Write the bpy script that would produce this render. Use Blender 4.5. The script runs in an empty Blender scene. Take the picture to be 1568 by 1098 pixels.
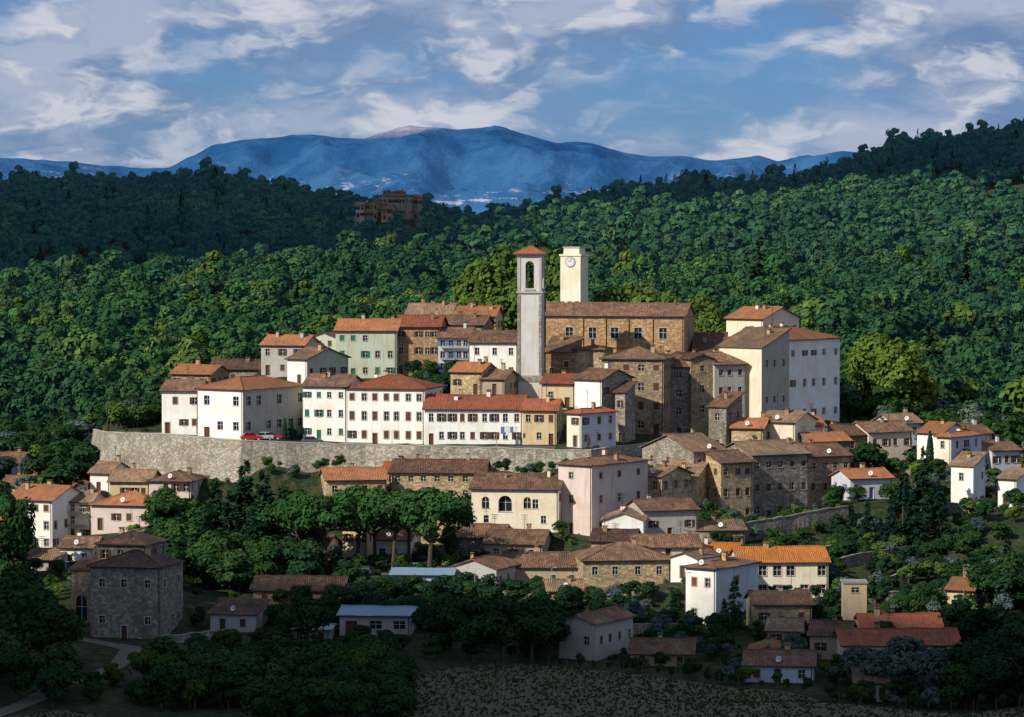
import bpy, math, random
import numpy as np
from mathutils import Vector, noise
random.seed(7); np.random.seed(7)
scene=bpy.context.scene
F=4800.;CX=784.;CY=549.;CAMZ=100.
PIT=math.atan(199/4800.)
cp,sp=math.cos(PIT),math.sin(PIT)
# ---- survey helper: bearing/elevation + distance -> world metres
def P(px,py,Y):
    dx=(px-CX)/F; dv=(CY-py)/F
    t=Y/(cp+dv*sp)
    return dx*t, CAMZ+(-sp+dv*cp)*t
def Zp(py,Y): return P(CX,py,Y)[1]
def Xp(px,Y): return (px-CX)/F*Y*1.0005

# ================= materials
def newmat(name):
    m=bpy.data.materials.new(name); m.use_nodes=True
    nt=m.node_tree; b=nt.nodes['Principled BSDF']
    b.inputs['Roughness'].default_value=.9
    b.inputs['Specular IOR Level'].default_value=.2
    return m,nt,b
def N(nt,t,**k):
    n=nt.nodes.new(t)
    for a,v in k.items(): setattr(n,a,v)
    return n
def mix(nt,fac,a,b,blend='MIX'):
    n=N(nt,'ShaderNodeMix',data_type='RGBA',blend_type=blend)
    for i,v in ((0,fac),(6,a),(7,b)):
        if isinstance(v,bpy.types.NodeSocket): nt.links.new(v,n.inputs[i])
        elif i==0: n.inputs[0].default_value=v
        else: n.inputs[i].default_value=(v[0],v[1],v[2],1)
    return n.outputs[2]
def ramp(nt,src,p0,p1,v0=0,v1=1,smooth=False):
    n=N(nt,'ShaderNodeMapRange'); nt.links.new(src,n.inputs[0])
    if smooth: n.interpolation_type='SMOOTHSTEP'
    n.inputs[1].default_value=p0;n.inputs[2].default_value=p1;n.inputs[3].default_value=v0;n.inputs[4].default_value=v1
    return n.outputs[0]
def vmath(nt,op,a,b):
    n=N(nt,'ShaderNodeVectorMath',operation=op)
    for i,v in ((0,a),(1,b)):
        if isinstance(v,bpy.types.NodeSocket): nt.links.new(v,n.inputs[i])
        else: n.inputs[i].default_value=v
    return n.outputs[0]
def math_(nt,op,a,b=0.):
    n=N(nt,'ShaderNodeMath',operation=op)
    for i,v in ((0,a),(1,b)):
        if isinstance(v,bpy.types.NodeSocket): nt.links.new(v,n.inputs[i])
        else: n.inputs[i].default_value=v
    return n.outputs[0]
def noisen(nt,vec,scale,detail=4,rough=.6):
    n=N(nt,'ShaderNodeTexNoise'); nt.links.new(vec,n.inputs['Vector'])
    n.inputs['Scale'].default_value=scale;n.inputs['Detail'].default_value=detail;n.inputs['Roughness'].default_value=rough
    return n.outputs['Fac']
def uvrand(nt):
    tc=N(nt,'ShaderNodeTexCoord'); oi=N(nt,'ShaderNodeObjectInfo')
    r=math_(nt,'MULTIPLY',oi.outputs['Random'],83.)
    return vmath(nt,'ADD',tc.outputs['UV'],r), oi.outputs['Random']
def bump(nt,b,h,strength=.4,dist=.1):
    n=N(nt,'ShaderNodeBump'); nt.links.new(h,n.inputs['Height'])
    n.inputs['Strength'].default_value=strength;n.inputs['Distance'].default_value=dist
    nt.links.new(n.outputs[0],b.inputs['Normal'])
def sc(c,k): return tuple(min(1,x*k) for x in c)
def stucco(name,c,dk=1.):
    m,nt,b=newmat(name); uv,r=uvrand(nt)
    n1=noisen(nt,uv,.28,5); st=noisen(nt,vmath(nt,'MULTIPLY',uv,(1.6,.16,1)),1.,5)
    f=ramp(nt,n1,.45,.62); g=ramp(nt,st,.52,.70,0,.62*dk)
    dirt=(c[0]*.62,c[1]*.56,c[2]*.48)
    col=mix(nt,f,c,(c[0]*.92,c[1]*.87,c[2]*.79)); col=mix(nt,g,col,dirt)
    pch=noisen(nt,uv,.8,6,.7); col=mix(nt,ramp(nt,pch,.62,.68,0,.4*dk),col,sc(dirt,.9))
    fine=noisen(nt,uv,3.,2); col=mix(nt,ramp(nt,fine,.3,.75,0,.2),col,sc(c,.6))
    nt.links.new(col,b.inputs['Base Color']); bump(nt,b,fine,.2,.05)
    return m
def stone(name,c1,c2,c3):
    m,nt,b=newmat(name); uv,r=uvrand(nt)
    nz=N(nt,'ShaderNodeTexNoise'); nt.links.new(uv,nz.inputs['Vector']); nz.inputs['Scale'].default_value=1.5
    d=vmath(nt,'MULTIPLY',nz.outputs['Color'],(.35,.35,0)); q=vmath(nt,'ADD',vmath(nt,'MULTIPLY',uv,(1.7,2.8,1)),d)
    v=N(nt,'ShaderNodeTexVoronoi'); nt.links.new(q,v.inputs['Vector']); v.inputs['Scale'].default_value=1.
    s=N(nt,'ShaderNodeSeparateColor'); nt.links.new(v.outputs['Color'],s.inputs[0])
    col=mix(nt,s.outputs[0],sc(c1,.75),sc(c2,1.12))
    n1=noisen(nt,uv,.3,6,.65); col=mix(nt,ramp(nt,n1,.45,.62,0,.85),col,c3)
    n3=noisen(nt,uv,.17,6,.65); col=mix(nt,ramp(nt,n3,.52,.64,0,.6),col,(c2[0]*1.15,c2[1]*1.15,c2[2]*1.2))
    e=ramp(nt,v.outputs['Distance'],.35,.75,0,.6); col=mix(nt,e,col,sc(c1,.4))
    st=noisen(nt,vmath(nt,'MULTIPLY',uv,(1.,.15,1)),1.,5); col=mix(nt,ramp(nt,st,.52,.72,0,.6),col,sc(c3,.5))
    hs=N(nt,'ShaderNodeHueSaturation'); nt.links.new(col,hs.inputs['Color']); nt.links.new(ramp(nt,r,0,1,.8,1.2),hs.inputs['Value'])
    nt.links.new(hs.outputs[0],b.inputs['Base Color']); bump(nt,b,v.outputs['Distance'],-.7,.1)
    return m
def roofm(name,c1,c2,c3,k=1.):
    c1,c2,c3=sc(c1,k),sc(c2,k),sc(c3,k)
    m,nt,b=newmat(name); uv,r=uvrand(nt)
    q=vmath(nt,'MULTIPLY',uv,(2.2,1.5,1))
    v=N(nt,'ShaderNodeTexVoronoi'); nt.links.new(q,v.inputs['Vector']); v.inputs['Scale'].default_value=1.; v.inputs['Randomness'].default_value=.6
    s=N(nt,'ShaderNodeSeparateColor'); nt.links.new(v.outputs['Color'],s.inputs[0])
    col=mix(nt,s.outputs[0],sc(c1,.8),sc(c2,1.2))
    n1=noisen(nt,uv,.3,7,.68); col=mix(nt,ramp(nt,n1,.44,.6,0,.9),col,c3)
    n4=noisen(nt,uv,.55,7,.7); col=mix(nt,ramp(nt,n4,.56,.66,0,.5),col,(.30*k,.25*k,.17*k))
    n2=noisen(nt,vmath(nt,'MULTIPLY',uv,(1.5,.3,1)),1.3,5); col=mix(nt,ramp(nt,n2,.5,.72,0,.7),col,sc(c3,.5))
    w=N(nt,'ShaderNodeTexWave'); nt.links.new(uv,w.inputs['Vector']); w.inputs['Scale'].default_value=1.05
    w.inputs['Distortion'].default_value=.4
    col=mix(nt,ramp(nt,w.outputs['Fac'],0,.5,.45,0),col,sc(c3,.3))
    hs=N(nt,'ShaderNodeHueSaturation'); nt.links.new(col,hs.inputs['Color']); nt.links.new(ramp(nt,r,0,1,.7,1.25),hs.inputs['Value'])
    nt.links.new(hs.outputs[0],b.inputs['Base Color']); bump(nt,b,w.outputs['Fac'],.8,.1)
    return m
def plain(name,c,rough=.8,metal=0,nz=.25):
    m,nt,b=newmat(name); tc=N(nt,'ShaderNodeTexCoord')
    n1=noisen(nt,tc.outputs['Object'],1.5,4); col=mix(nt,ramp(nt,n1,.35,.7,0,nz),c,sc(c,.5))
    nt.links.new(col,b.inputs['Base Color']); b.inputs['Roughness'].default_value=rough; b.inputs['Metallic'].default_value=metal
    return m
M={}
M['white']=stucco('stucco_white',(.87,.85,.79),.6); M['cream']=stucco('stucco_cream',(.80,.71,.55),.8)
M['yellow']=stucco('stucco_yellow',(.64,.50,.30)); M['pink']=stucco('stucco_pink',(.66,.54,.49))
M['green']=stucco('stucco_green',(.48,.52,.41)); M['blue']=stucco('stucco_blue',(.56,.60,.66))  # the blue also serves as painted shade on some right walls
M['grey']=stucco('stucco_grey',(.44,.42,.38)); M['tan']=stucco('stucco_tan',(.42,.34,.23))
M['so']=stone('stone_ochre',(.42,.31,.17),(.56,.42,.25),(.34,.245,.14))
M['sb']=stone('stone_brown',(.27,.195,.12),(.40,.295,.19),(.20,.15,.10))
M['sg']=stone('stone_grey',(.24,.205,.165),(.37,.325,.265),(.19,.162,.125))
M['sw']=stone('stone_pale',(.33,.285,.225),(.46,.415,.335),(.24,.205,.155))
M['br']=stone('brick_ochre',(.37,.215,.105),(.50,.31,.155),(.31,.195,.105))
R={}
R['o']=roofm('roof_tiles_orange',(.54,.21,.085),(.45,.165,.07),(.32,.15,.075),.9)
R['x']=roofm('roof_tiles_new_orange',(.64,.22,.035),(.56,.19,.035),(.44,.16,.04),.9)
R['r']=roofm('roof_tiles_red',(.50,.13,.055),(.38,.10,.05),(.26,.105,.06),.97)
R['b']=roofm('roof_tiles_brown',(.24,.12,.07),(.34,.175,.105),(.14,.09,.062),.82)
R['t']=roofm('roof_tiles_tan',(.36,.20,.115),(.42,.26,.155),(.21,.145,.10),.85)
R['d']=roofm('roof_tiles_dark',(.14,.07,.05),(.19,.095,.065),(.07,.05,.04),.95)
R['m']=plain('corrugated_metal_blue',(.20,.29,.38),.5)
GL=newmat('window_glass')[0]; g=GL.node_tree.nodes['Principled BSDF']; g.inputs['Base Color'].default_value=(.015,.018,.022,1); g.inputs['Roughness'].default_value=.25
SH={'green':plain('shutter_green',(.03,.14,.09)),'brown':plain('shutter_brown',(.10,.045,.025)),'grey':plain('shutter_grey',(.18,.19,.19)),'red':plain('shutter_red',(.2,.05,.03)),'blue':plain('shutter_blue',(.12,.2,.35))}
SILL=plain('stone_trim',(.42,.39,.33)); IRON=plain('iron_dark',(.04,.04,.045),.5,.6); WHT=plain('painted_white',(.7,.7,.69),.5)
WOOD=plain('wood_weathered',(.12,.08,.05)); CONC=plain('concrete',(.32,.30,.27)); RED=plain('painted_red',(.5,.03,.02),.3,0,.05)

# ================= mesh builder
class MB:
    def __init__(s): s.v=[];s.f=[];s.m=[];s.mats=[]
    def mi(s,mat):
        if mat not in s.mats: s.mats.append(mat)
        return s.mats.index(mat)
    def face(s,pts,mat):
        b=len(s.v); s.v+= [tuple(p) for p in pts]; s.f.append(tuple(range(b,b+len(pts)))); s.m.append(s.mi(mat))
    def box(s,o,a,b,c,mat):
        o=Vector(o);a=Vector(a);b=Vector(b);c=Vector(c)
        if a.cross(b).dot(c)<0: a,b=b,a
        q=[o,o+a,o+a+b,o+b]; t=[p+c for p in q]
        s.face(q[::-1],mat); s.face(t,mat)
        for i in range(4): j=(i+1)%4; s.face([q[i],q[j],t[j],t[i]],mat)
    def cyl(s,p0,p1,r0,r1,mat,n=8,cap=True):
        p0=Vector(p0);p1=Vector(p1);d=(p1-p0).normalized()
        a=d.orthogonal().normalized();b=d.cross(a)
        A=[p0+(a*math.cos(2*math.pi*i/n)+b*math.sin(2*math.pi*i/n))*r0 for i in range(n)]
        B=[p1+(a*math.cos(2*math.pi*i/n)+b*math.sin(2*math.pi*i/n))*r1 for i in range(n)]
        for i in range(n): j=(i+1)%n; s.face([A[i],A[j],B[j],B[i]],mat)
        if cap: s.face(A[::-1],mat); s.face(B,mat)
    def obj(s,name,parent=None,loc=None):
        if not s.f: return None
        me=bpy.data.meshes.new(name); me.from_pydata(s.v,[],s.f)
        for m in s.mats: me.materials.append(m)
        me.polygons.foreach_set('material_index',s.m)
        uv=me.uv_layers.new(name='UVMap'); co=[]
        Zv=Vector((0,0,1))
        for p in me.polygons:
            n=p.normal
            h=Zv.cross(n)
            h=Vector((1,0,0)) if h.length<.02 else h.normalized()
            t=n.cross(h)
            for vi in p.vertices:
                c=me.vertices[vi].co; co+=[c.dot(h),c.dot(t)]
        uv.data.foreach_set('uv',co)
        o=bpy.data.objects.new(name,me); scene.collection.objects.link(o)
        if parent: o.parent=parent
        if loc: o.location=loc
        return o
def empty(name,loc):
    e=bpy.data.objects.new(name,None); e.location=loc; e.empty_display_size=1; scene.collection.objects.link(e); return e

def wall(W,G,A,dv,L,zb,zt,wins,mat,rd=.22,shc=None,mull=True,sur=None):
    dv=Vector((dv[0],dv[1],0)); n=Vector((dv.y,-dv.x,0)); A=Vector((A[0],A[1],0))
    pt=lambda u,v,o=0: A+dv*u+n*o+Vector((0,0,v))
    us=sorted({0,L}|{w['u0'] for w in wins}|{w['u1'] for w in wins}); vs=sorted({zb,zt}|{w['v0'] for w in wins}|{w['v1'] for w in wins})
    for i in range(len(us)-1):
        for j in range(len(vs)-1):
            cu=(us[i]+us[i+1])/2;cv=(vs[j]+vs[j+1])/2
            if any(w['u0']<cu<w['u1'] and w['v0']<cv<w['v1'] for w in wins): continue
            W.face([pt(us[i],vs[j]),pt(us[i+1],vs[j]),pt(us[i+1],vs[j+1]),pt(us[i],vs[j+1])],mat)
    for w in wins:
        u0,u1,v0,v1=w['u0'],w['u1'],w['v0'],w['v1']; r=w.get('rd',rd)
        if w.get('arch'):
            R_=(u1-u0)/2; uc=(u0+u1)/2; vs_=v1-R_
            arc=[(uc-R_*math.cos(a),vs_+R_*math.sin(a)) for a in [math.pi*k/12 for k in range(13)]]
            for k in range(12):
                cn=(u0,v1) if k<6 else (u1,v1)
                W.face([pt(*cn),pt(*arc[k]),pt(*arc[k+1])],mat)
            loop=[(u0,v0),(u1,v0)]+arc[::-1]
        else: loop=[(u0,v0),(u1,v0),(u1,v1),(u0,v1)]
        for k in range(len(loop)):
            a=loop[k];b=loop[(k+1)%len(loop)]
            W.face([pt(*a),pt(*b),pt(*b,-r),pt(*a,-r)],mat)
        if w.get('open'): continue
        kind=w.get('kind','glass')
        if kind=='closed' and shc: G.face([pt(*q,-.07) for q in loop],shc)
        elif kind=='door': G.face([pt(*q,-r+.003) for q in loop],shc or WOOD)
        else:
            G.face([pt(*q,-r+.003) for q in loop],GL)
            if mull:
                uc=(u0+u1)/2
                G.box(pt(uc-.03,v0+.01,-r+.01),dv*.06,n*.04,(0,0,v1-v0-.02),WHT)
                G.box(pt(u0+.02,v0+(v1-v0)*.55,-r+.01),dv*(u1-u0-.04),n*.03,(0,0,.05),WHT)
        if kind=='open' and shc:
            hw=(u1-u0)/2
            for uu in (u0-hw-.02,u1+.02):
                G.box(pt(uu,v0,.02),dv*hw,n*.05,(0,0,v1-v0),shc)
        elif sur and not w.get('arch'):
            for (a,b_,c,d_) in ((u0-.16,.155,v0,v1-v0),(u1+.005,.155,v0,v1-v0),(u0-.16,u1-u0+.32,v1+.003,.18)):
                G.box(pt(a,c,.003),dv*b_,n*.04,(0,0,d_),sur)
        if kind!='door': G.box(pt(u0-.1,v0-.1,-.02),dv*(u1-u0+.2),n*.12,(0,0,.09),SILL)

def roofpolys(kind,w,d,o,p):
    if kind=='g':
        r=d/2*p; e=-o*p
        return [[(-o,-o,e),(w+o,-o,e),(w+o,d/2,r),(-o,d/2,r)],[(w+o,d+o,e),(-o,d+o,e),(-o,d/2,r),(w+o,d/2,r)]],[((-o,d/2,r),(w+o,d/2,r))],{'L':[(0,d,0),(0,0,0),(0,d/2,r)],'R':[(w,0,0),(w,d,0),(w,d/2,r)]}
    if kind=='p':
        r=w/2*p; e=-o*p
        return [[(-o,d+o,e),(-o,-o,e),(w/2,-o,r),(w/2,d+o,r)],[(w+o,-o,e),(w+o,d+o,e),(w/2,d+o,r),(w/2,-o,r)]],[((w/2,-o,r),(w/2,d+o,r))],{'F':[(0,0,0),(w,0,0),(w/2,0,r)],'B':[(w,d,0),(0,d,0),(w/2,d,r)]}
    if kind=='s':
        r=d*p; e=-o*p
        return [[(-o,-o,e),(w+o,-o,e),(w+o,d+o,r+o*p),(-o,d+o,r+o*p)]],[],{'L':[(0,d,0),(0,0,0),(0,d,r)],'R':[(w,0,0),(w,d,0),(w,d,r)],'B':[(w,d,0),(0,d,0),(0,d,r),(w,d,r)]}
    if kind=='h':
        e=-o*p; W_,D_=w+2*o,d+2*o
        a,b,c,f=(-o,-o,e),(w+o,-o,e),(w+o,d+o,e),(-o,d+o,e)
        if W_>=D_:
            i=D_/2; r=e+i*p; s,t=(-o+i,d/2,r),(w+o-i,d/2,r)
            if W_-D_<.3: s=t=(w/2,d/2,r); return [[a,b,s],[b,c,s],[c,f,s],[f,a,s]],[],{}
            return [[a,b,t,s],[b,c,t],[c,f,s,t],[f,a,s]],[(s,t),(a,s),(b,t)],{}
        i=W_/2; r=e+i*p; s,t=(w/2,-o+i,r),(w/2,d+o-i,r)
        return [[a,b,s],[b,c,t,s],[c,f,t],[f,a,s,t]],[(s,t),(a,s),(b,s)],{}
foot=[]; ctrl_lo=[]; ctrl_up=[]
def roof_mesh(RB,kind,w,d,o,p,z,A,du,dn,mat,th=.16):
    polys,ridges,gab=roofpolys(kind,w,d,o,p)
    sd=random.uniform(0,99)
    def T(q,dz=0): return Vector((A[0],A[1],z+q[2]+dz))+du*q[0]+dn*q[1]
    def sag(v): # old roofs sag and undulate a little
        return noise.noise(Vector((v.x*.35+sd,v.y*.35,sd)))*.17
    cnt={}
    for po in polys:
        for i in range(len(po)):
            a,b=po[i],po[(i+1)%len(po)]; k=tuple(sorted([tuple(round(x,3) for x in a),tuple(round(x,3) for x in b)])); cnt.setdefault(k,[]).append((a,b))
    for po in polys:
        if len(po)==4:
            q=[T(x,th) for x in po]; nu=max(2,int((q[1]-q[0]).length/1.6)); nv=max(2,int((q[3]-q[0]).length/1.6))
            g=[[None]*(nu+1) for _ in range(nv+1)]
            for j in range(nv+1):
                for i in range(nu+1):
                    x=q[0].lerp(q[1],i/nu).lerp(q[3].lerp(q[2],i/nu),j/nv); x=x+Vector((0,0,sag(x))); g[j][i]=x
            for j in range(nv):
                for i in range(nu): RB.face([g[j][i],g[j][i+1],g[j+1][i+1],g[j+1][i]],mat)
        else: 
            q=[T(x,th) for x in po]; RB.face([x+Vector((0,0,sag(x))) for x in q],mat)
        RB.face([T(x,0.002) for x in po][::-1],mat)
    for k,l in cnt.items():
        if len(l)==1:
            a,b=l[0]; ta,tb=T(a,th),T(b,th); nn=max(2,int((tb-ta).length/1.6))
            for i in range(nn):
                x0=ta.lerp(tb,i/nn);x1=ta.lerp(tb,(i+1)/nn); y0=T(a,.002).lerp(T(b,.002),i/nn);y1=T(a,.002).lerp(T(b,.002),(i+1)/nn)
                RB.face([y0,y1,x1+Vector((0,0,sag(x1))),x0+Vector((0,0,sag(x0)))],mat)
    for a,b in ridges:
        pa,pb=T(a,th+.02),T(b,th+.02); nn=max(2,int((pb-pa).length/1.6))
        for i in range(nn):
            x0=pa.lerp(pb,i/nn);x1=pa.lerp(pb,(i+1)/nn); RB.cyl(x0+Vector((0,0,sag(x0))),x1+Vector((0,0,sag(x1))),.13,.13,mat,6,False)
    return gab,T
def mkwins(L,h,rows,cols,ww,wh,kinds,door,skip=.07,rng=random):
    out=[]
    if rows<1 or cols<1: return out
    fh=h/rows
    cu=[(c+.5)/cols*L+rng.uniform(-.12,.12)*L/cols for c in range(cols)]
    dc=rng.randrange(cols) if door else -1
    for r in range(rows):
        hh=wh if r else wh*.9
        if r==rows-1 and rows>2: hh=wh*.8
        hh=min(hh,fh*.7)
        for c in range(cols):
            if rng.random()<skip: continue
            u0,u1=cu[c]-ww/2,cu[c]+ww/2
            if u0<.25 or u1>L-.25: continue
            if r==0 and c==dc: out.append(dict(u0=u0,u1=u1,v0=.02,v1=min(2.15,fh*.8),kind='door'))
            else:
                v0=r*fh+(fh-hh)*.55
                out.append(dict(u0=u0,u1=u1,v0=v0,v1=v0+hh,kind=rng.choice(kinds)))
    return out
def H(name,xL,xR,base,eave,Y,yaw=-10,d=9,roof='g',wall_='cream',rc='b',rows=None,cols=None,kinds='ocg',shc='brown',chim=1,pitch=.33,ww=.9,wh=1.35,door=True,zone='lo',rrows=None,rcols=None,wallR=None,o=.45,wins=None,skip=.07,extra=None,dish=False,found=5):
    th=math.radians(yaw)
    X0,z0=P(xL,base,Y); z1=P(xL,eave,Y)[1]; h=z1-z0
    dx=(xR-CX)/F; dv=(CY-base)/F; kR=dx/(cp+dv*sp)
    w=(kR*Y-X0)/(math.cos(th)-kR*math.sin(th))
    du=Vector((math.cos(th),math.sin(th),0)); dn=Vector((-math.sin(th),math.cos(th),0))
    E=empty(name,(X0,Y,z0))
    kmap={'o':'open','c':'closed','g':'glass'}; kk=[kmap[c] for c in kinds]; S=SH[shc]
    W,G,RB,C=MB(),MB(),MB(),MB()
    mw=M[wall_]; mr=M[wallR] if wallR else mw  # separate right wall colour, on some houses with its shade painted in
    sur=random.choice([None,SILL,M['br'] if wall_[0]=='s' else SILL])
    if rows is None: rows=max(1,round(h/3.1))
    if cols is None: cols=max(1,round(w/2.9))
    rr=rows if rrows is None else rrows; rcc=max(1,round(d/3.3)) if rcols is None else rcols
    z=Vector((0,0,0)); B=z+du*w; Cc=B+dn*d; D=z+dn*d
    fw=mkwins(w,h,rows,cols,ww,wh,kk,door,skip) if wins is None else wins(w,h)
    wall(W,G,z,du,w,-found,h,fw,mw,shc=S,sur=sur)
    wall(W,G,B,dn,d,-found,h,mkwins(d,h,rr,rcc,ww,wh,kk,False,.12),mr,shc=S,sur=sur)
    wall(W,G,Cc,-du,w,-found,h,mkwins(w,h,rows,cols,ww,wh,kk,False,.2),mw,shc=S)
    wall(W,G,D,-dn,d,-found,h,mkwins(d,h,rr,rcc,ww,wh,kk,False,.15),mw,shc=S,sur=sur)
    gab,T=roof_mesh(RB,roof,w,d,o,pitch,h,(0,0),du,dn,R[rc])
    for k,g_ in gab.items():
        W.face([T(q,0) for q in g_],mr if k=='R' else mw)
    for i in range(chim):
        u=random.uniform(.15,.85)*w; v=random.uniform(.3,.7)*d
        zc=h+.1
        s=random.uniform(.5,.8)
        if roof=='g': zc+= min(v,d-v)*pitch
        elif roof=='s': zc+=v*pitch
        elif roof=='p': zc+=min(u,w-u)*pitch
        else: zc+=min(u,w-u,v,d-v)*pitch
        o_=du*u+dn*v+Vector((0,0,zc-.4)); hh=random.uniform(1.,1.6)
        C.box(o_,du*s,dn*s,(0,0,hh),random.choice([mw,M['br'],M['tan']]))
        for a,b in ((.05,.05),(s-.2,.05),(.05,s-.2),(s-.2,s-.2)):
            C.box(o_+du*a+dn*b+Vector((0,0,hh)),du*.14,dn*.14,(0,0,.22),M['br'])
        C.box(o_-du*.12-dn*.12+Vector((0,0,hh+.222)),du*(s+.24),dn*(s+.24),(0,0,.1),R['b'])
    if roof in 'gh':
        C.cyl(-du*o-dn*(o+.06)+Vector((0,0,h-o*pitch+.02)),du*(w+o)-dn*(o+.06)+Vector((0,0,h-o*pitch+.02)),.07,.07,IRON,6)
        C.cyl(du*(w-.25)-dn*.08+Vector((0,0,0)),du*(w-.25)-dn*.08+Vector((0,0,h)),.05,.05,IRON,6)
    if random.random()<.65 and zone!='far':
        u=random.uniform(.2,.8)*w; b_=du*u+dn*(d*.5)+Vector((0,0,h+.2)); t_=b_+Vector((0,0,random.uniform(2,3.6)+ (d*.5*pitch)))
        C.cyl(b_,t_,.045,.04,IRON,5)
        for q in (0,.35,.7): C.box(t_-du*(.6-q*.2)-Vector((0,0,.1+q)),du*(1.2-q*.4),dn*.05,(0,0,.06),IRON)
    if dish or (zone=='lo' and random.random()<.3):
        c=du*(w*.5)+dn*(.2)+Vector((0,0,h+.9)); C.cyl(c-Vector((0,0,.9)),c,.04,.04,IRON,5)
        a=Vector((-.45,-.8,.35)).normalized(); C.cyl(c,c+a*.14,.12,.45,WHT,14,False); C.cyl(c,c+a*.5,.02,.02,IRON,4)
    if extra: extra(dict(W=W,G=G,RB=RB,C=C,du=du,dn=dn,w=w,h=h,d=d,T=T,mw=mw))
    W.obj('walls',E);RB.obj('roof',E);G.obj('windows_and_door',E);C.obj('chimneys_and_gutters',E)
    c=[(X0,Y)]
    for q in (B,Cc,D): c.append((X0+q.x,Y+q.y))
    foot.append(c)
    L=ctrl_up if zone=='up' else ctrl_lo
    pts=[(c[0][0],c[0][1],z0),(c[1][0],c[1][1],z0),((c[0][0]+c[1][0])/2,(c[0][1]+c[1][1])/2,z0),(sum(q[0] for q in c)/4,sum(q[1] for q in c)/4,z0+.4)]
    L+=pts
    if zone=='both': ctrl_up.extend(pts)
    return E
def balc(col=None,rows=(1,2)):
    def f(a):
        du,dn,w,h=a['du'],a['dn'],a['w'],a['h']
        for r in rows:
            zz=h/3*r+.25
            o_=du*.6-dn*1.0+Vector((0,0,zz)); a['W'].box(o_,du*(w-1.2),dn*1.02,(0,0,.14),SILL)
            k=o_+Vector((0,0,.14)); L=w-1.2; n=int(L/.35)
            for i in range(n+1): a['C'].box(k+du*(i*L/n-.015),du*.03,dn*.03,(0,0,.95),col or IRON)
            a['C'].box(k+Vector((0,0,.95)),du*L,dn*.05,(0,0,.05),col or IRON)
    return f
# ================= upper town
U=dict(zone='up')
H('white_house',248,304,664,598,602,-8,10,'g','white','b',rows=2,cols=4,shc='brown',**U)
H('white_house',303,372,670,594,600,-35,19,'h','white','o',rows=2,cols=3,ww=1.4,wh=1.7,kinds='g',wallR='grey',**U)  # grey right wall paints the shaded side into its colour
H('stone_house',262,322,596,572,628,-20,9,'g','so','o',rows=1,**U)
H('stone_house',322,396,592,565,640,-5,10,'g','sg','d',rows=1,**U)
H('grey_house',400,465,575,528,637,-15,10,'g','grey','o',rows=2,cols=3,chim=2,**U)
H('white_house',440,470,590,549,622,-40,12,'g','white','b',rows=1,cols=1,wallR='green',**U)
H('green_house',478,514,575,516,645,-30,10,'p','green','b',**U)
H('green_palazzo',514,607,580,506,640,-6,12,'g','green','o',rows=3,cols=5,shc='green',kinds='cog',chim=3,**U)
H('brick_palazzo',606,673,575,500,641,-6,12,'g','br','r',rows=3,cols=5,kinds='go',chim=2,**U)
H('stone_house',622,690,540,481,666,-8,12,'g','so','t',rows=2,chim=3,**U)
H('ochre_house',690,758,540,484,664,-8,11,'g','yellow','o',rows=2,chim=3,**U)
H('blue_balcony_house',671,720,570,517,637,-4,11,'g','blue','b',rows=3,cols=4,kinds='go',shc='blue',extra=balc(SH['blue']),**U)
H('tan_house',676,740,530,497,652,-12,10,'g','sb','b',rows=1,chim=2,**U)
H('white_house',719,793,582,524,630,-10,12,'g','white','b',rows=2,cols=3,kinds='g',chim=2,**U)
H('stone_house',690,737,604,569,614,-20,9,'g','so','o',rows=1,cols=2,chim=2,**U)
H('tan_house',737,772,604,580,612,-18,9,'g','tan','b',rows=1,cols=1,**U)
H('white_palazzo',464,531,675,591,603,-14,11,'g','white','b',rows=3,cols=4,shc='green',kinds='cog',chim=2,skip=0,**U)
H('white_palazzo',531,650,680,594,601,-14,13,'h','white','r',rows=3,cols=7,kinds='cog',chim=3,skip=0,wh=1.6,**U)
H('white_house',650,800,681,626,593,-5,13,'g','white','r',rows=2,cols=9,kinds='cgo',chim=4,skip=0,wh=1.5,**U)
H('yellow_house',800,852,681,628,590.5,-8,10,'g','yellow','r',rows=2,cols=3,wallR='sb',**U)
H('white_house',868,890,684,632,586,-42,10,'h','cream','r',rows=2,cols=1,rcols=3,wallR='blue',**U)  # blue-grey right wall: shade painted into the wall colour
H('yellow_house',830,880,625,587,612,-12,9,'g','yellow','r',rows=1,**U)
H('white_house',880,921,655,580,600,-38,10,'g','white','b',rows=2,cols=1,wallR='sg',**U)
H('stone_palazzo',921,1016,665,549,612,-12,13,'h','sb','t',rows=4,cols=4,kinds='cg',chim=2,wh=1.5,ww=1.1,**U)
H('stone_house',836,880,580,538,628,-12,8,'s','br','b',rows=1,**U)
H('stone_house',880,925,590,535,627,-15,8,'h','so','b',rows=1,cols=1,pitch=.2,**U)
H('stone_tower_house',942,957,680,600,597,-25,5,'s','sg','b',rows=2,cols=1,chim=0,ww=.6,**U)
H('church',836,1047,580,483,642,-12,14,'g','br','b',chim=0,wallR='sb',wins=lambda w,h:[dict(u0=x*w-.75,u1=x*w+.75,v0=h-4.6,v1=h-2.4,kind='glass') for x in (.17,.34,.5,.67,.85)],
  extra=lambda a:[a['W'].box(-a['dn']*.12+Vector((0,0,a['h']-.55)),a['du']*a['w'],a['dn']*.118,(0,0,.35),SILL)]+[a['W'].box(-a['dn']*.3+a['du']*(x*a['w']-.5),a['du']*1.,a['dn']*.298,(0,0,a['h']-.6),M['br']) for x in (.255,.42,.585,.76)],rrows=2,rcols=1,**U)
H('stone_house',1017,1058,672,562,618,20,12,'g','sg','b',rows=4,cols=1,kinds='g',zone='both',chim=2)
H('stone_house',1058,1094,674,550,619,20,13,'p','sb','d',rows=4,cols=1,kinds='g',zone='both')
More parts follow.
